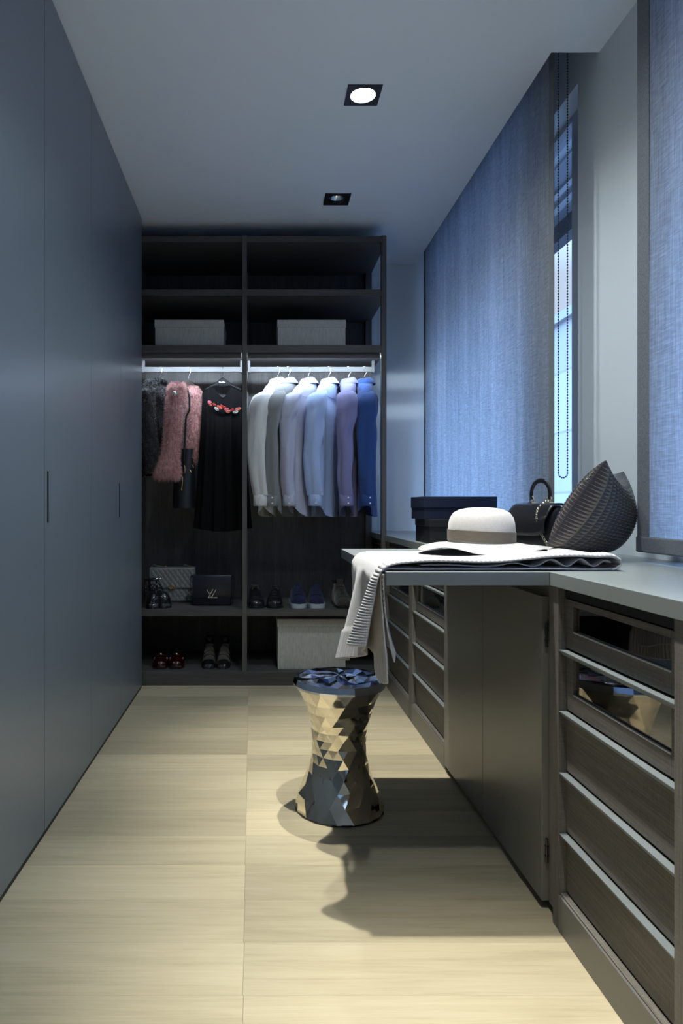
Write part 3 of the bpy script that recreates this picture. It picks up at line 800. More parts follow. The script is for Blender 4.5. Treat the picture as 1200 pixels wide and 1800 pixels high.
# ------------------------------------------------------------------ shirts
def shirt_mat(name, c):
    c0 = tuple(x*.9 for x in c); m = mat(name, c, .8, spec=.2, sheen=.15); n = N(m)
    f = n.noise(n.coord((1, 1, 1)), 600, 2); big = n.noise(n.coord((14, 14, 5)), 1, 3)
    n.link(n.ramp(f, [(.3, c0), (.7, c)]), n.b.inputs['Base Color']); n.bump(n.math('ADD', n.math('MULTIPLY', f, .06), big), .55, .022); return m
M['button'] = mat('white_button', (.8, .8, .8), .3)
def shirt(label, x, rz, col, seed, thin=1.0, length=.90, lean=0.0):
    r = random.Random(seed); ph = [r.uniform(0, 6) for _ in range(8)]
    m = shirt_mat('shirt_cloth_'+label.split()[0], col)
    t = thing('shirt', label, 'shirt', (x, RY, RZ1), rz, 'shirts on the right rail')
    tab = [(-.100, .050, .040), (-.113, .078, .042), (-.132, .120, .042), (-.158, .160, .042), (-.186, .194, .042), (-.212, .208, .042), (-.240, .213, .046), (-.30, .205, .054), (-.40, .200, .056), (-.55, .203, .056), (-.70, .208, .058), (-.82, .214, .060), (-length, .216, .060)]
    Z = [tab[0][0]]; 
    for (z0, *_), (z1, *_) in zip(tab, tab[1:]):
        k = max(1, int(round((z0-z1)/.025)))
        Z += [lerp(z0, z1, q/k) for q in range(1, k+1)]
    A = [(-z, a) for z, a, _ in tab]; B = [(-z, b) for z, _, b in tab]
    n = 96; rings = []
    for z in Z:
        a, b = interp(A, -z), interp(B, -z)*lerp(1.2, thin, sm((-z-.11)/.11)); ring = []
        low = sm((-z-.22)/.5)
        for k in range(n):
            th = 2*PI*k/n; c, s = math.cos(th), math.sin(th)
            cx = math.copysign(abs(c)**.85, c)*a; cy = math.copysign(abs(s)**.8, s)*b
            f = low*(.016*math.sin(3*th+ph[0]+z*2)+.011*math.sin(5*th+ph[1])+.008*math.sin(8*th+ph[2]-z*3))
            cx += f*c*.6; cy += f*s*1.1+lean*low*.05
            zz = z
            if z < -length+.10: zz = z+.07*abs(c)**4*sm((-z-(length-.10))/.10)
            ring.append((cx, cy, zz))
        rings.append(ring)
    bdy = obj('body', MB().loft(rings, caps=False), m, t, 180, local=True)
    # placket and yoke seam
    obj('yoke_seam', MB().tube([(u*.17, .046*thin+.003*(1-abs(u)), -.195-.0*abs(u)) for u in [q/8-1 for q in range(17)]], .0016, 5), m, bdy, 180, local=True)
    # collar: stand and turned down leaf
    n2 = 40; cr = []
    for dz, kx, dr in ((-.108, .98, .002), (-.090, .82, .0), (-.079, .74, -.002), (-.075, .76, -.001), (-.081, .86, .003), (-.098, 1.08, .008), (-.114, 1.28, .012)):
        ring = []
        for k in range(n2):
            th = 2*PI*k/n2; c, s = math.cos(th), math.sin(th)
            drop = 0 if dz > -.09 or kx < 1 else -.018*max(0, -s)**2
            ring.append((c*.056*kx, s*(.050*kx+dr*.3), dz+drop+(.010*max(0, s))))
        cr.append(ring)
    thick(obj('collar', MB().loft(cr, caps=False), m, t, 180, local=True), .0018)
    # sleeves, both hanging straight from the shoulder tips
    for sd in (1, -1):
        sl = MB(); path = [(.120, 0, -.160), (.165, 0, -.184), (.200, -.002, -.212), (.226, -.004, -.262), (.236, -.006, -.33), (.243+.004*math.sin(ph[3]), -.010, -.44), (.247, -.012-.010*math.sin(ph[4]), -.55), (.243, -.008, -.67), (.232, .0, -.775)]
        pp = bez([(sd*px_, py_+lean*.3*max(0, -pz_-.22), pz_) for px_, py_, pz_ in path], 6)
        rad = [(0, .022), (.06, .036), (.11, .047), (.18, .056), (.30, .060), (.42, .058), (.6, .050), (.85, .044), (1, .041)]
        rr = []
        for i, p in enumerate(pp):
            v = i/(len(pp)-1); R_ = interp(rad, v); ring = []
            for k in range(36):
                a = 2*PI*k/36
                f = 1+.15*sm(v*2.5)*(math.sin(2*a+ph[5]+v*2.2)*.9+.6*math.sin(3*a+ph[6]-v*7)+.5*math.sin(5*a+ph[2]+v*5)+.7*math.sin(v*30+a*2+ph[7])*math.exp(-((v-.52)/.12)**2))
                ring.append(p+Vector((math.cos(a)*R_*f*.62, math.sin(a)*R_*f, 0)))
            rr.append(ring)
        s_o = obj('sleeve', MB().loft(rr, caps=False), m, t, 180, local=True)
        e = pp[-1]
        cf = [[e+Vector((math.cos(a)*kx*.62, math.sin(a)*kx, dz)) for a in (2*PI*k/24 for k in range(24))] for kx, dz in ((.038, .006), (.0425, .004), (.0425, -.058), (.040, -.060))]
        obj('cuff', MB().loft(cf, caps=False), m, s_o, 60, local=True)
        if sd == 1:
            bt = MB()
            for dz in (-.012, -.044): bt.disc((e.x+.0265, e.y+.012, e.z+dz), (1, .1, 0), .005, 12, .002)
            obj('button', bt, M['button'], s_o, local=True)
    return t
def rot_for(deg):      # +x (the shoulder nearest the camera) turned deg to the left of straight-at-camera
    p = math.radians(deg); return math.atan2(-math.cos(p), -math.sin(p))
def rx(px): return (px-457)*RY/1200
wood = mat('brown_wood_hanger', (.05, .04, .035), .4)
SH = [(487, 26, (.66, .67, .67), 'white shirt, first from the left on the right rail', 1, .62),
      (506, 25, (.22, .23, .24), 'grey shirt hanging right after the white one', 2, .62),
      (541, 31, (.44, .46, .60), 'pale lilac shirt, third from the left on the right rail', 3, .8),
      (577, 24, (.36, .47, .74), 'light blue shirt, fourth from the left on the right rail', 4, .8),
      (612, 10, (.20, .20, .38), 'lavender shirt hanging beside the royal blue one', 5, .8),
      (640, 4, (.022, .06, .20), 'royal blue shirt, last at the right end of the rail', 6, .85)]
for px, dg, c, lb, sd, th in SH:
    shirt(lb, rx(px), rot_for(dg), c, sd, th)
    hanger('dark wooden hanger with chrome hook inside the '+lb.split(',')[0].split(' hanging')[0], rx(px), rot_for(dg), wood, M['chrome'], drop=.094, half=.165, fall=.072)

# ------------------------------------------------------------------ fur garments
def fur(mb, pts, length, width, rnd, down=.6, jit=.5):
    for p, nrm in pts:
        p = Vector(p); d = (Vector(nrm)+Vector((rnd.uniform(-jit, jit), rnd.uniform(-jit, jit), rnd.uniform(-jit, jit)-down))).normalized()
        L = length*rnd.uniform(.6, 1.25); s = d.cross(Vector((rnd.uniform(-1, 1), rnd.uniform(-1, 1), rnd.uniform(-1, 1)))).normalized()*width
        mid = p+d*L*.55; e = p+d*L+Vector((0, 0, -L*.25))
        mb.add([p-s, p+s, mid+s*.7, mid-s*.7, e], [(0, 1, 2, 3), (3, 2, 4)])
def fur_tube(path, radii, nblade, length, width, rnd, flat=1.0, down=.6, jit=.5, lump=0):
    """a limb-like furry form: inner surface plus blades, all one mesh"""
    P = bez(path, 8); m_ = len(P); b = MB(); rings = []
    for i, p in enumerate(P):
        v = i/(m_-1); R_ = interp(radii, v)
        rings.append([Vector((p.x+math.cos(a)*R_*flat*(1+lump*math.sin(5*a+v*31)), p.y+math.sin(a)*R_*(1+lump*math.sin(4*a-v*27)), p.z)) for a in (2*PI*k/20 for k in range(20))])
    b.loft(rings); pts = []
    for _ in range(nblade):
        i = rnd.random()*(m_-1.001); k = rnd.random()*20; i0 = int(i); k0_ = int(k); k1 = (k0_+1) % 20
        q = rings[i0][k0_].lerp(rings[i0+1][k0_], i-i0).lerp(rings[i0][k1].lerp(rings[i0+1][k1], i-i0), k-k0_)
        c = P[i0].lerp(P[i0+1], i-i0); nr = (q-c); nr.z = 0
        if i0 == m_-2: nr.z -= .02
        if i0 < 2: nr.z += .03
        pts.append((q, nr.normalized() if nr.length else Vector((0, -1, 0))))
    fur(b, pts, length, width, rnd, down, jit); return b
def furmat(name, c0, c1, rough=.75):
    m = mat(name, c0, rough, spec=.2, sheen=.5); n = N(m)
    n.link(n.ramp(n.noise(n.coord((1, 1, .5)), 70, 3), [(.35, c0), (.65, c1)]), n.b.inputs['Base Color']); return m
M['pink_fur'] = furmat('dusty_pink_fur', (.44, .21, .205), (.82, .50, .47))
M['black_fur'] = furmat('black_curly_fur', (.006, .006, .008), (.022, .022, .028), .5)
def W3(px, py, y): return ((px-457)*y/1200, y, CAMZ-(py-892)*y/1200)
rd = random.Random(3)
pc = thing('fur_coat', 'dusty pink fluffy fur coat hanging between the black fur and the black dress', 'coat', W3(328, 646, RY))
obj('sleeve', fur_tube([W3(311, 676, 3.96), W3(310, 690, 3.94), W3(305, 735, 3.92), W3(303, 770, 3.92), W3(297, 808, 3.92), W3(294, 828, 3.92), W3(295, 841, 3.92)],
    [(0, .030), (.12, .046), (.35, .040), (.6, .043), (.82, .068), (.93, .066), (1, .04)], 12000, .026, .0009, rd, .95, .25, .7), M['pink_fur'], pc)
obj('body', fur_tube([W3(338, 682, 4.12), W3(341, 700, 4.12), W3(340, 750, 4.12), W3(336, 795, 4.12), W3(331, 816, 4.12)],
    [(0, .025), (.15, .042), (.5, .050), (.85, .044), (1, .025)], 9000, .024, .0009, rd, .9, .25, .7), M['pink_fur'], pc)
lw = MB(); P = bez([W3(331, 790, 4.10), W3(326, 830, 4.10), W3(323, 865, 4.10), W3(323, 893, 4.10)], 8)
lw.loft([[(p.x+math.cos(a)*interp([(0, .04), (.5, .062), (1, .062)], i/24)*(1+.08*math.sin(6*a)), p.y+math.sin(a)*.05, p.z) for a in (2*PI*k/30 for k in range(30))] for i, p in enumerate(P)])
obj('leather_lining', lw, M['leather'], pc, 60)
zp = MB()
for (xa, ya), (xb, yb) in (((321, 838), (319, 862)), ((324.5, 818), (325, 832)), ((333, 826), (336, 830)), ((338, 817), (340, 822))):
    zp.tube([W3(xa, ya, 4.044), W3((xa+xb)/2+.4, (ya+yb)/2, 4.04), W3(xb, yb, 4.044)], .0028, 6)
obj('zip', zp, M['gold'], pc, 60)
obj('gap_line', MB().tube([W3(x, y, 4.03) for x, y in ((329, 682), (333, 700), (333, 722), (327, 732), (325, 770), (323, 810))], .006, 8), M['leather'], pc, 60)  # black tube put in as the dark gap between sleeve and body
bc = thing('fur_coat', 'black curly fur coat hanging at the left end of the left rail', 'coat', W3(281, 646, RY))
obj('body', fur_tube([W3(277, 676, 4.08), W3(277, 705, 4.08), W3(276, 760, 4.08), W3(275, 810, 4.08), W3(274, 838, 4.08)],
    [(0, .035), (.12, .085), (.5, .092), (1, .085)], 6000, .016, .0016, rd, .85, .2, 1.2, .06), M['black_fur'], bc)
obj('sleeve', fur_tube([W3(263, 680, 3.96), W3(258, 705, 3.94), W3(262, 760, 3.93), W3(268, 800, 3.93), W3(270, 832, 3.93)],
    [(0, .03), (.12, .052), (.6, .046), (1, .042)], 4500, .014, .0015, rd, .95, .2, 1.2, .06), M['black_fur'], bc)
obj('collar', fur_tube([W3(258, 690, 3.97), W3(266, 672, 4.0), W3(280, 668, 4.04), W3(292, 680, 4.1)],
    [(0, .02), (.3, .035), (.7, .035), (1, .02)], 2600, .015, .0015, rd, 1, .0, 1.2), M['black_fur'], bc)
hp_ = hanger('chrome-hooked hanger holding the pink fur coat', rx(331), rot_for(28), wood, M['chrome'], half=.165, fall=.06)
tip_ = Matrix.Rotation(-hp_.rotation_euler.z, 4, 'Z') @ (Vector(W3(307, 692, 3.872))-Vector(hp_.location))
obj('tip', MB().ball(tuple(tip_), .015, 14, 10), M['chrome'], hp_, 60, local=True)
hanger('chrome-hooked hanger holding the black fur coat', rx(281), rot_for(25), wood, M['chrome'], half=.13, fall=.06)

# ------------------------------------------------------------------ black dress with lip patches
M['dress'] = mat('black_crepe', (.0045, .0045, .0055), .85, spec=.1); nn = N(M['dress'])
nn.bump(nn.noise(nn.coord((30, 30, 2)), 1, 3), .3, .004)
DX, DY = rx(391.5), 4.085
dr = thing('dress', 'black sleeveless dress with red and white lip patches across the chest', 'dress', (DX, DY, RZ1))
def dw(z):   # half width against drop below the rail top
    return interp([(.150, .124), (.20, .122), (.30, .128), (.50, .142), (.75, .158), (.97, .176)], -z)
def dress_side(front):
    def f(u, v):
        s = u*2-1; a = abs(s)
        if a > .42: zt = -.126-.036*((a-.42)/.58)**1.3
        else: zt = (-.126-.070*(1-(a/.42)**1.3)) if front else (-.126-.055*(1-(a/.42)**1.5))
        hem = -.965-.020*math.cos(s*PI*.5)
        z = lerp(zt, hem, v); low = sm(v*1.4)
        x = dw(z)*s
        bth = lerp(.022, .060, sm(v*3))
        y = (-1 if front else 1)*bth*math.sqrt(max(0, 1-s*s))+low*(.010*math.sin(s*13+1)+.006*math.sin(s*29))
        return (x, y, z)
    return f
obj('front', MB().grid(dress_side(True), 60, 40), M['dress'], dr, 180, local=True)
obj('back', MB().grid(dress_side(False), 40, 30), M['dress'], dr, 180, local=True)
hanger('black hanger with a small white word holding the black dress', DX, 0, M['blackplastic'], M['slot'], drop=.070, half=.108, fall=.048, text=True)
RED, PINK, CORAL, WHT = (.72, .05, .03), (.80, .16, .24), (.85, .22, .15), (.80, .78, .78)
lm = {c: mat('lip_enamel', c, .4) for c in (RED, PINK, CORAL, WHT)}; dk_ = mat('lip_line', (.10, .01, .02), .5)
def lips(px, py, w_, h_, c, rot, lift):
    x, y, z = W3(px, py, DY); lx, lz = x-DX, z-RZ1
    s = max(-1, min(1, lx/dw(lz))); yy = -.060*math.sqrt(max(0, 1-s*s))*sm(.55)-.020-lift
    b = MB(); out = []
    for k in range(22):
        a = 2*PI*k/22; X = math.cos(a)*w_/2; Zv = math.sin(a)*h_/2
        Zv *= (1-abs(math.cos(a))**3*.4)
        if math.sin(a) > 0: Zv *= 1-.28*math.exp(-(X/(w_*.13))**2)
        out.append((X*math.cos(rot)-Zv*math.sin(rot), X*math.sin(rot)+Zv*math.cos(rot)))
    b.loft([[(lx+p*k_, yy+d_, lz+q*k_) for p, q in out] for k_, d_ in ((1, .003), (1, 0), (.8, -.002))])
    o = obj('lip_patch', b, lm[c], dr, local=True)
    ln = [(X_*w_*.36, .05*h_*math.cos(X_*6)) for X_ in (-1, -.5, 0, .5, 1)]
    obj('mouth_line', MB().tube([(lx+p*math.cos(rot)-q*math.sin(rot), yy-.0022, lz+p*math.sin(rot)+q*math.cos(rot)) for p, q in ln], .0013, 6), dk_, o, local=True)
for i, a in enumerate([(369, 709, .024, .022, PINK, -.1), (371, 714, .016, .014, CORAL, -.5), (377.5, 713.5, .026, .015, RED, -.6), (381.5, 721, .032, .018, WHT, -.7), (386.5, 718.5, .036, .021, CORAL, -.6),
          (390.5, 716, .022, .014, RED, -.6), (394.5, 718, .026, .015, RED, -.3), (398.5, 721.5, .030, .018, PINK, .15), (401.5, 725.5, .028, .018, CORAL, .1), (408, 722.5, .028, .014, RED, .3), (414, 726, .033, .018, WHT, .1), (418.5, 720.5, .038, .019, CORAL, .2)]):
    lips(*a, .0006*(i % 3))

# ------------------------------------------------------------------ bags on the lower shelf
ZS = .4305
M['quilt'] = mat('pale_grey_quilted_leather', (.22, .23, .23), .42, spec=.4)
def qx(px, y): return (px-457)*y/1200
qb = thing('quilted_bag', 'pale grey quilted flap bag with a gold turn lock behind the black patent sandals', 'handbag', (qx(303, 4.2), 4.22, ZS))
w, h = .138, .205
b = MB(); b.box(-w, w, -.030, .045, 0, h, .012); obj('body', b, M['quilt'], qb, 60, local=True)
def quilt(x0, x1, z0, z1, y, nx):
    def f(u, v):
        x, z = lerp(x0, x1, u), lerp(z0, z1, v); p, q = (x+z*.75)/.030, (x-z*.75)/.030
        hgt = (abs(math.sin(PI*p))*abs(math.sin(PI*q)))**.45
        e = min(u, 1-u, v, 1-v)
        return (x, y-.006*hgt*min(1, e*14)+(.010 if e <= 0 else 0), z)
    return MB().grid(f, nx, int(nx*(z1-z0)/(x1-x0)))
obj('front_panel', quilt(-w, w, .004, .085, -.031, 110), M['quilt'], qb, 180, local=True)
fp = obj('flap', quilt(-w-.001, w+.001, .082, h+.002, -.040, 110).box(-w, w, -.036, .04, h-.004, h+.006, .003), M['quilt'], qb, 60, local=True)
b = MB(); b.tube([(.016*math.cos(a), -.051, .092+.009*math.sin(a)) for a in (2*PI*k/24 for k in range(24))], .003, 8, closed=True); b.box(-.004, .004, -.055, -.047, .086, .098, .002)
obj('turn_lock', b, M['gold'], fp, 60, local=True)
for xa, xb in ((-.135, -.04), (.06, .14)):
    P = bez([(xa, .02, h), (xa+.012, .01, h+.018), ((xa+xb)/2, .0, h+.012), (xb, .01, h+.004)], 6)
    obj('shoulder_strap', MB().tube(P, .0055, 8, flat=.6), M['quilt'], qb, 60, local=True)
b = MB(); b.box(-.05, -.036, -.012, -.004, h+.004, h+.016, .002).ball((.105, -.004, h+.012), .006); obj('strap_ring', b, M['gold'], qb, 60, local=True)

lb = thing('flap_bag', 'black smooth leather flap bag with a silver two-letter mark and chain strap', 'handbag', (qx(372, 4.02), 4.06, ZS))
w, h = .114, .176
b = MB(); b.box(-w, w, -.035, .035, 0, h, .010); obj('body', b, M['navyleather'], lb, 60, local=True)
fl2 = obj('flap', MB().box(-w-.001, w+.001, -.040, -.034, .045, h+.001, .003).box(-w, w, -.038, .030, h-.002, h+.004, .002), M['navyleather'], lb, 60, local=True)
def bar(mb, a, b_, wd, y0, y1):
    a, b_ = Vector((a[0], 0, a[1])), Vector((b_[0], 0, b_[1])); t = (b_-a).normalized(); s_ = Vector((t.z, 0, -t.x))*wd/2
    q = [a+s_, a-s_, b_-s_, b_+s_]
    mb.add([(p.x, y, p.z) for y in (y0, y1) for p in q], [(0,1,2,3), (7,6,5,4), (0,4,5,1), (1,5,6,2), (2,6,7,3), (3,7,4,0)])
k_ = 4.02/1200/6*.98; cx, cz = 780, 490
def L_(x, z): return ((x-cx)*k_, .072-(z-cz)*k_)
lg = MB(); ya, yb = -.0445, -.040
bar(lg, L_(727, 445), L_(757, 492), 8*k_, ya, yb); bar(lg, L_(757, 505), L_(770, 525), 5*k_, ya, yb)
bar(lg, L_(794, 442), L_(745, 532), 8*k_, ya-.0006, yb); bar(lg, L_(828, 444), L_(779, 527), 7*k_, ya-.0003, yb)
bar(lg, L_(740, 532), L_(841, 532), 9*k_, ya, yb)
obj('letter_mark', lg, M['chrome'], fl2, local=True)
ch = MB()
for sgn in (-1, 1):
    cp = bez([(sgn*w, .0, h-.01), (sgn*(w+.010), -.005, h-.004), (sgn*(w+.013), -.012, h-.05), (sgn*(w+.009), -.018, .06), (sgn*(w+.007), -.020, .012)], 6)
    for i, p in enumerate(cp):
        u = Vector((1, 0, .2)) if i % 2 else Vector((0, 1, .2)); u.normalize()
        ch.tube([p+u*(.0036*math.cos(a))+Vector((0, 0, 1))*(.0058*math.sin(a)) for a in (2*PI*q/8 for q in range(8))], .0013, 5, closed=True)
obj('chain_strap', ch, M['slot'], lb, 60, local=True)

# ------------------------------------------------------------------ shoes (toe towards the room, -Y; origin under the toe)
def shoe_rings(prof, n=28):
    """prof: (y, half width, height, z0, centre shift) -> rings with a flat bottom"""
    R = []
    for y, w_, h_, z0, cx_ in prof:
        ring = []
        for k in range(n):
            a = 2*PI*k/n; c, s = math.cos(a), math.sin(a)
            x = math.copysign(abs(c)**.75, c)*w_
            z = z0+(h_*abs(s)**.9 if s >= 0 else 0)
            if s < 0: x *= 1; z = z0+0.0*s
            ring.append((cx_+x, y, z))
        R.append(ring)
    return R
def dense(prof, k=4):
    out = []
    P = [Vector((*p[:3],)) for p in prof]; Q = [Vector((p[3], p[4], 0)) for p in prof]
    A = bez(P, k); B = bez(Q, k)
    return [(a.x, a.y, a.z, b.x, b.y) for a, b in zip(A, B)]
def sole_mesh(outl, z0, z1):
    return MB().loft([[(x*.97, y, z0) for x, y in outl], [(x, y, z0+.002) for x, y in outl], [(x, y, z1) for x, y in outl]])
def outline(prof, grow=.002):
    L = [(p[4]-p[1]-grow, p[0]) for p in prof]; R = [(p[4]+p[1]+grow, p[0]) for p in reversed(prof)]
    return L+R
def lace_shoe(label, x, y, z, kind, mir, rz=0, group=None, scale=1.0):
    t = thing({'derby': 'derby_shoe', 'sneaker': 'sneaker', 'boot': 'ankle_boot'}[kind], label, 'shoe', (x, y, z), rz, group)
    if kind == 'sneaker': so, zs_ = .026, .024
    elif kind == 'derby': so, zs_ = .010, .009
    else: so, zs_ = .016, .015
    top = {'derby': .098, 'sneaker': .088, 'boot': .125}[kind]
    p = [(0, .012, .020, zs_, 0), (.012, .034, .034, zs_, 0), (.035, .045, .042, zs_, mir*.001), (.07, .049, .052, zs_, mir*.003), (.11, .047, .070, zs_, mir*.004), (.145, .042, .086, zs_, mir*.003), (.175, .038, top, zs_, 0), (.21, .037, top-.010, zs_, 0), (.25, .036, top-.006, zs_, 0), (.275, .028, top-.008, zs_, 0), (.283, .012, top-.02, zs_, 0)]
    um, sm_, lm_ = {'derby': (M['patent'], M['leather'], M['leather']), 'sneaker': (M['navy_canvas'], M['rubber'], M['navy_lace']), 'boot': (M['suede'], M['leather'], M['leather'])}[kind]
    D = dense(p, 4)
    obj('upper', MB().loft(shoe_rings(D)), um, t, 60, local=True)
    so_o = obj('sole', sole_mesh(outline(D, .004 if kind != 'derby' else .005), 0, so), sm_, t, 60, local=True)
    if kind == 'derby': obj('heel', MB().box(-.036, .036, .20, .28, -.0001, .004, .003), sm_, so_o, local=True)
    def surf(yy): 
        for a, b in zip(D, D[1:]):
            if a[0] <= yy <= b[0]:
                q = (yy-a[0])/max(1e-6, b[0]-a[0]); return lerp(a[2]+a[3], b[2]+b[3], q), lerp(a[4], b[4], q)
        return D[-1][2]+D[-1][3], 0
    lc = MB(); nl = 5
    for i in range(nl):
        yy = lerp(.085, .150, i/(nl-1)); zt, cx_ = surf(yy); wd = lerp(.013, .018, i/(nl-1))
        P = [(cx_-wd, yy+.004, zt-.004), (cx_-wd*.5, yy+.001, zt+.0015), (cx_, yy-.001, zt+.003), (cx_+wd*.5, yy+.001, zt+.0015), (cx_+wd, yy+.004, zt-.004)]
        lc.tube(P, .0026, 6, flat=.6)
    zt, cx_ = surf(.152)
    if kind != 'boot':
        for sg in (-1, 1): lc.tube(bez([(cx_, .150, zt+.003), (cx_+sg*.014, .142, zt+.008), (cx_+sg*.022, .134, zt-.006), (cx_+sg*.012, .140, zt-.002), (cx_, .149, zt+.002)], 4), .0018, 5)
    obj('lace', lc, lm_, t, 60, local=True)
    tg = MB(); za, zb = surf(.150)[0], surf(.178)[0]
    tg.box(-.019, .019, .158, .166, za-.02, zb+.012, .003); obj('tongue', tg, um, t, local=True)
    tc_ = MB(); yy = .062
    pt = [(math.cos(a)*.0475+mir*.0025, yy-.010*math.sin(a)-0, zs_+.051*abs(math.sin(a))**.9+.0015) for a in (PI*k/14 for k in range(15))]
    tc_.tube(pt, .0018, 5); obj('toe_cap_seam', tc_, um, t, 60, local=True)
    if kind == 'boot':
        cf = MB(); cf.tube([(math.cos(a)*.036, .215+math.sin(a)*.052, top+zs_-.006+.004*math.cos(2*a)) for a in (2*PI*k/24 for k in range(24))], .006, 8, closed=True)
        obj('collar', cf, M['leather'], t, 60, local=True)
    op = MB().loft([[(math.cos(a)*k_x, .222+math.sin(a)*k_y, top+zs_-.010+dz) for a in (2*PI*k/20 for k in range(20))] for k_x, k_y, dz in ((.026, .040, .0085), (.024, .038, .0087))])
    obj('opening_shade', op, M['black'], t, local=True)  # black disc on the closed top, painting the shade inside the opening
    return t
M['navy_canvas'] = fabric('navy_canvas', (.009, .012, .038), (.016, .022, .065), 300, .8, .1)
M['navy_lace'] = mat('navy_lace', (.03, .038, .10), .8)
M['rubber'] = mat('white_rubber_sole', (.42, .48, .52), .6)
M['suede'] = fabric('brown_suede', (.032, .026, .022), (.05, .042, .036), 300, .9, .3)
lace_shoe('glossy black lace-up shoe standing next to the post, left of its pair', qx(450, 3.93), 3.915, ZS, 'derby', 1, math.radians(3))
lace_shoe('glossy black lace-up shoe, right one of the pair beside the post', qx(482.5, 3.93), 3.915, ZS, 'derby', -1, math.radians(-3))
lace_shoe('navy canvas sneaker with white sole, left of its pair', qx(525.5, 3.93), 3.915, ZS, 'sneaker', 1, math.radians(2))
lace_shoe('navy canvas sneaker with white sole, right of its pair', qx(557, 3.93), 3.915, ZS, 'sneaker', -1, math.radians(-2))
lace_shoe('dark brown suede ankle boot half hidden by the hanging cardigan', qx(605, 3.93), 3.915, ZS, 'boot', 1, math.radians(3))

# strappy heels and red spiked loafers on the floor of the wardrobe
M['insole'] = fabric('beige_insole', (.17, .155, .13), (.21, .19, .16), 200, .6, 0)
ZB = .0805
def heel(label, x, y, z, mir, rz, group=None):
    t = thing('strappy_heel', label, 'shoe', (x, y, z), rz, group)
    cen = bez([(0, .0, .008), (0, .05, .008), (0, .085, .022), (0, .13, .060), (0, .17, .092), (0, .205, .104)], 6)
    wt = [(0, .018), (.1, .034), (.3, .040), (.5, .034), (.75, .026), (.95, .024), (1, .012)]
    def strip(dz0, dz1, gro):
        rings = []
        for i, p in enumerate(cen):
            w_ = interp(wt, i/(len(cen)-1))+gro
            rings.append([(p.x-w_, p.y, p.z+dz0), (p.x+w_, p.y, p.z+dz0), (p.x+w_, p.y, p.z+dz1), (p.x-w_, p.y, p.z+dz1)])
        return MB().loft(rings)
    so_ = obj('sole', strip(-.007, 0, .001), M['leather'], t, 60, local=True)
    obj('insole', strip(.0002, .002, -.001), M['insole'], t, 60, local=True)
    obj('heel_post', MB().loft([[(math.cos(a)*r_, .188+dy+math.sin(a)*r_, zz) for a in (2*PI*k/16 for k in range(16))] for zz, r_, dy in ((0, .005, -.004), (.04, .006, -.004), (.08, .013, 0), (.096, .020, .004))]), M['leather'], t, 60, local=True)
    p = dense([(-.004, .016, .012, .002, 0), (.010, .035, .028, .002, 0), (.035, .042, .036, .002, 0), (.062, .043, .040, .002, 0)], 4)
    obj('toe_box', MB().loft(shoe_rings(p)), M['patent'], t, 60, local=True)
    for q, tilt in ((.085, .006), (.110, .008), (.140, .004)):
        i = min(range(len(cen)), key=lambda j: abs(cen[j].y-q)); c_ = cen[i]; w_ = interp(wt, i/(len(cen)-1))+.004
        P = [(c_.x+math.cos(a)*w_, c_.y-.010*math.sin(a), c_.z+.046*math.sin(a)+tilt*math.cos(a)*mir) for a in (PI*k/12 for k in range(13))]
        obj('strap', MB().tube(P, .0036, 8, flat=.55), M['leather'], t, 60, local=True)
    P = [(math.cos(a)*.030, .190+math.sin(a)*.036, .150) for a in (2*PI*k/24 for k in range(24))]
    obj('ankle_strap', MB().tube(P, .004, 8, closed=True), M['leather'], t, 60, local=True)
    b = MB()
    rings = [[(math.cos(a)*r_, .196+math.sin(a)*r_*.9, zz) for a in (PI*(-.15+1.3*k/14) for k in range(15))] for zz, r_ in ((.098, .026), (.125, .029), (.150, .030))]
    thick(obj('heel_cup', b.loft(rings, caps=False, closed=False), M['leather'], t, 180, local=True), .002)
    return t
heel('black strappy high heel with beige insole, left of its pair', qx(366.5, 3.95), 3.93, ZB, 1, math.radians(2))
heel('black strappy high heel with beige insole, right of its pair', qx(391, 3.95), 3.93, ZB, -1, math.radians(-2))
M['silver'] = mat('bright_silver_stud', (.85, .85, .85), .35, metal=.3)
M['red'] = mat('dark_red_patent', (.022, .0015, .003), .15, spec=.6, coat=.4)
def loafer(label, x, y, z, mir, rz):
    t = thing('spiked_loafer', label, 'shoe', (x, y, z), rz)
    p = [(0, .014, .022, .007, 0), (.012, .036, .038, .007, 0), (.035, .045, .050, .007, 0), (.07, .047, .062, .007, 0), (.10, .044, .072, .007, 0), (.13, .038, .066, .007, 0), (.17, .034, .060, .007, 0), (.21, .033, .062, .007, 0), (.235, .026, .064, .007, 0), (.243, .012, .05, .007, 0)]
    D = dense(p, 4)
    obj('upper', MB().loft(shoe_rings(D)), M['red'], t, 60, local=True)
    obj('sole', sole_mesh(outline(D, .002), 0, .0075), M['leather'], t, 60, local=True)
    for ang in (35, 90, 145):
        a = math.radians(ang); c_ = (math.cos(a)*.040, .066-.004*math.sin(a), .010+.062*math.sin(a)**.9)
        nrm = Vector((math.cos(a), -.5, math.sin(a))).normalized(); b = MB()
        u = nrm.orthogonal().normalized(); v = nrm.cross(u); c_ = Vector(c_)
        b.loft([[c_+nrm*h_+(u*math.cos(q)+v*math.sin(q))*r_ for q in (2*PI*k/12 for k in range(12))] for h_, r_ in ((-.001, .006), (.002, .0058), (.006, .004), (.009, .0012))])
        obj('stud', b, M['silver'], t, 60, local=True)
    obj('opening_shade', MB().loft([[(math.cos(a)*.024*k_, .185+math.sin(a)*.045*k_, .0665+dz) for a in (2*PI*k/20 for k in range(20))] for k_, dz in ((1, 0), (.98, .002))]), M['black'], t, local=True)  # flat black disc painted in as the shaded inside of the loafer
    obj('bow', MB().box(-.022, .022, .052, .060, .066, .073, .003), M['red'], t, local=True)
    return t
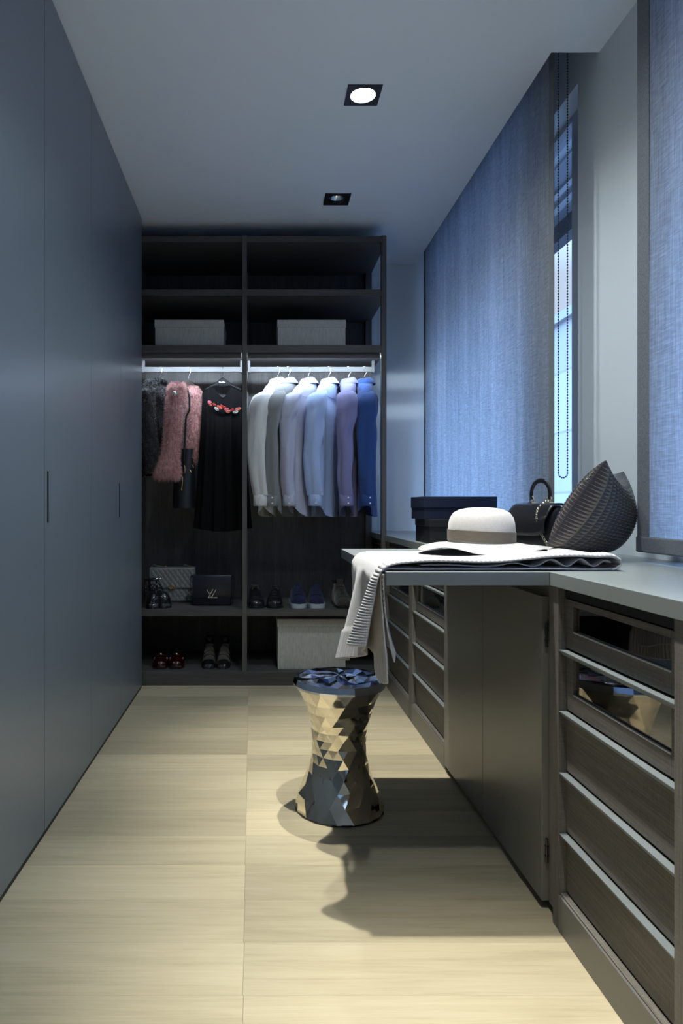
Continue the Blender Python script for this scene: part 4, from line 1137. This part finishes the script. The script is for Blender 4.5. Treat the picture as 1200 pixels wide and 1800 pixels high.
loafer('dark red loafer with silver studs, left of its pair', qx(281, 3.95), 3.925, ZB, 1, 0)
loafer('dark red loafer with silver studs, right of its pair', qx(309, 3.95), 3.925, ZB, -1, 0)
# black patent platform sandals in front of the quilted bag
def sandal(label, x, y, z, mir, rz):
    t = thing('platform_sandal', label, 'shoe', (x, y, z), rz)
    p = [(0, .012, .03, .0, 0), (.012, .034, .04, .0, 0), (.04, .043, .044, .0, 0), (.08, .045, .05, .0, 0), (.12, .038, .062, .0, 0), (.17, .032, .086, .0, 0), (.215, .030, .098, .0, 0), (.235, .018, .098, 0, 0)]
    D = dense(p, 4)
    rings = []
    for yy, w_, h_, z0, c_ in D:
        zb_ = 0 if yy < .12 or yy > .175 else .03*math.sin(PI*(yy-.12)/.055)
        rings.append([(-w_, yy, zb_), (w_, yy, zb_), (w_, yy, h_*.75), (-w_, yy, h_*.75)])
    obj('platform', MB().loft(rings), M['patent'], t, 60, local=True)
    q = dense([(.008, .020, .050, .01, 0), (.025, .037, .072, .01, 0), (.055, .044, .085, .01, 0), (.08, .044, .088, .01, 0)], 4)
    obj('toe_band', MB().loft(shoe_rings(q)), M['patent'], t, 60, local=True)
    for y_, zt in ((.105, .108), (.130, .128)):
        obj('strap', MB().tube([(math.cos(a)*.042, y_, .045+(zt-.045)*math.sin(a)) for a in (PI*k/12 for k in range(13))], .006, 8, flat=.6), M['patent'], t, 60, local=True)
    an = obj('ankle_strap', MB().tube([(math.cos(a)*.032, .19+math.sin(a)*.040, .150) for a in (2*PI*k/24 for k in range(24))], .006, 8, closed=True, flat=1), M['patent'], t, 60, local=True)
    obj('buckle', MB().box(.028, .038, .150, .158, .142, .158, .002), M['chrome'], an, local=True)
    b = MB()
    for sg in (-1, 1): b.tube([(sg*.034, .10, .06), (sg*.033, .14, .11), (sg*.031, .185, .150)], .005, 8, flat=.6)
    b.tube([(0, .235, .07), (0, .238, .11), (0, .230, .150)], .007, 8)
    obj('side_strap', b, M['patent'], t, 60, local=True)
    for k in range(4): obj('stud', MB().ball((-.024+.016*k, .018+.006*abs(k-1.5), .066+.004*(1.5-abs(k-1.5))), .004, 8, 6), M['chrome'], t, 60, local=True)
    return t
sandal('black patent platform sandal against the grey wardrobe door, left of its pair', qx(272, 3.95), 3.90, ZS, 1, math.radians(14))
sandal('black patent platform sandal in front of the quilted bag, right of its pair', qx(296, 3.97), 3.925, ZS, -1, math.radians(35))

# ------------------------------------------------------------------ folded scarves behind the drawer glass
def scarf(label, x, y, z, wx, wy, hz, cols, seed, group=None):
    t = thing('folded_scarf', label, 'scarf', (x, y, z), 0, group)
    m = mat('scarf_silk_%d' % seed, cols[0], .5, sheen=.2); n = N(m)
    n.link(n.ramp(n.noise(n.coord((1, 1, 1), loc=(seed, 0, 0)), 16, 3, .5, 1.5), [(.3, cols[0]), (.45, cols[1]), (.55, cols[2]), (.68, cols[3])]), n.b.inputs['Base Color'])
    r = random.Random(seed); ph = r.uniform(0, 6)
    for i in range(2):
        zc = hz*(.25+.5*i); k = 1-.08*i
        rings = []
        for j in range(17):
            u = j/16*2-1; e = (1-abs(u)**5)**.3
            rings.append([(math.copysign(abs(math.cos(a))**.6, math.cos(a))*wx/2*k*(.9+.1*e), u*wy/2*k, zc+hz*.27*e*math.copysign(abs(math.sin(a))**.8, math.sin(a))+hz*.10*math.sin(u*5+ph+i)*math.cos(a*2)*(i)) for a in (2*PI*q/28 for q in range(28))])
        obj('fold', MB().loft(rings), m, t, 180, local=True)
    return t
BL = [(.015, .02, .10), (.03, .06, .30), (.05, .22, .20), (.45, .42, .45)]
PK = [(.30, .22, .22), (.45, .36, .36), (.36, .28, .30), (.5, .44, .44)]
z1 = .671+.0125; z2 = .525+.0125
scarf('blue and green patterned silk scarf folded in the upper glass drawer', .815, 1.325, z1, .10, .20, .050, BL, 4)
scarf('dusty pink scarf folded behind the patterned one in the upper glass drawer', .95, 1.36, z1, .12, .22, .062, PK, 5)
scarf('dark blue silk scarf folded in the lower glass drawer', .84, 1.40, z2, .13, .22, .045, [(.01, .012, .04), (.015, .025, .10), (.02, .03, .12), (.10, .10, .14)], 6)
scarf('blue patterned silk scarf in the glass drawer below the far side of the desk', .83, 2.88, z2, .13, .24, .05, BL, 8)
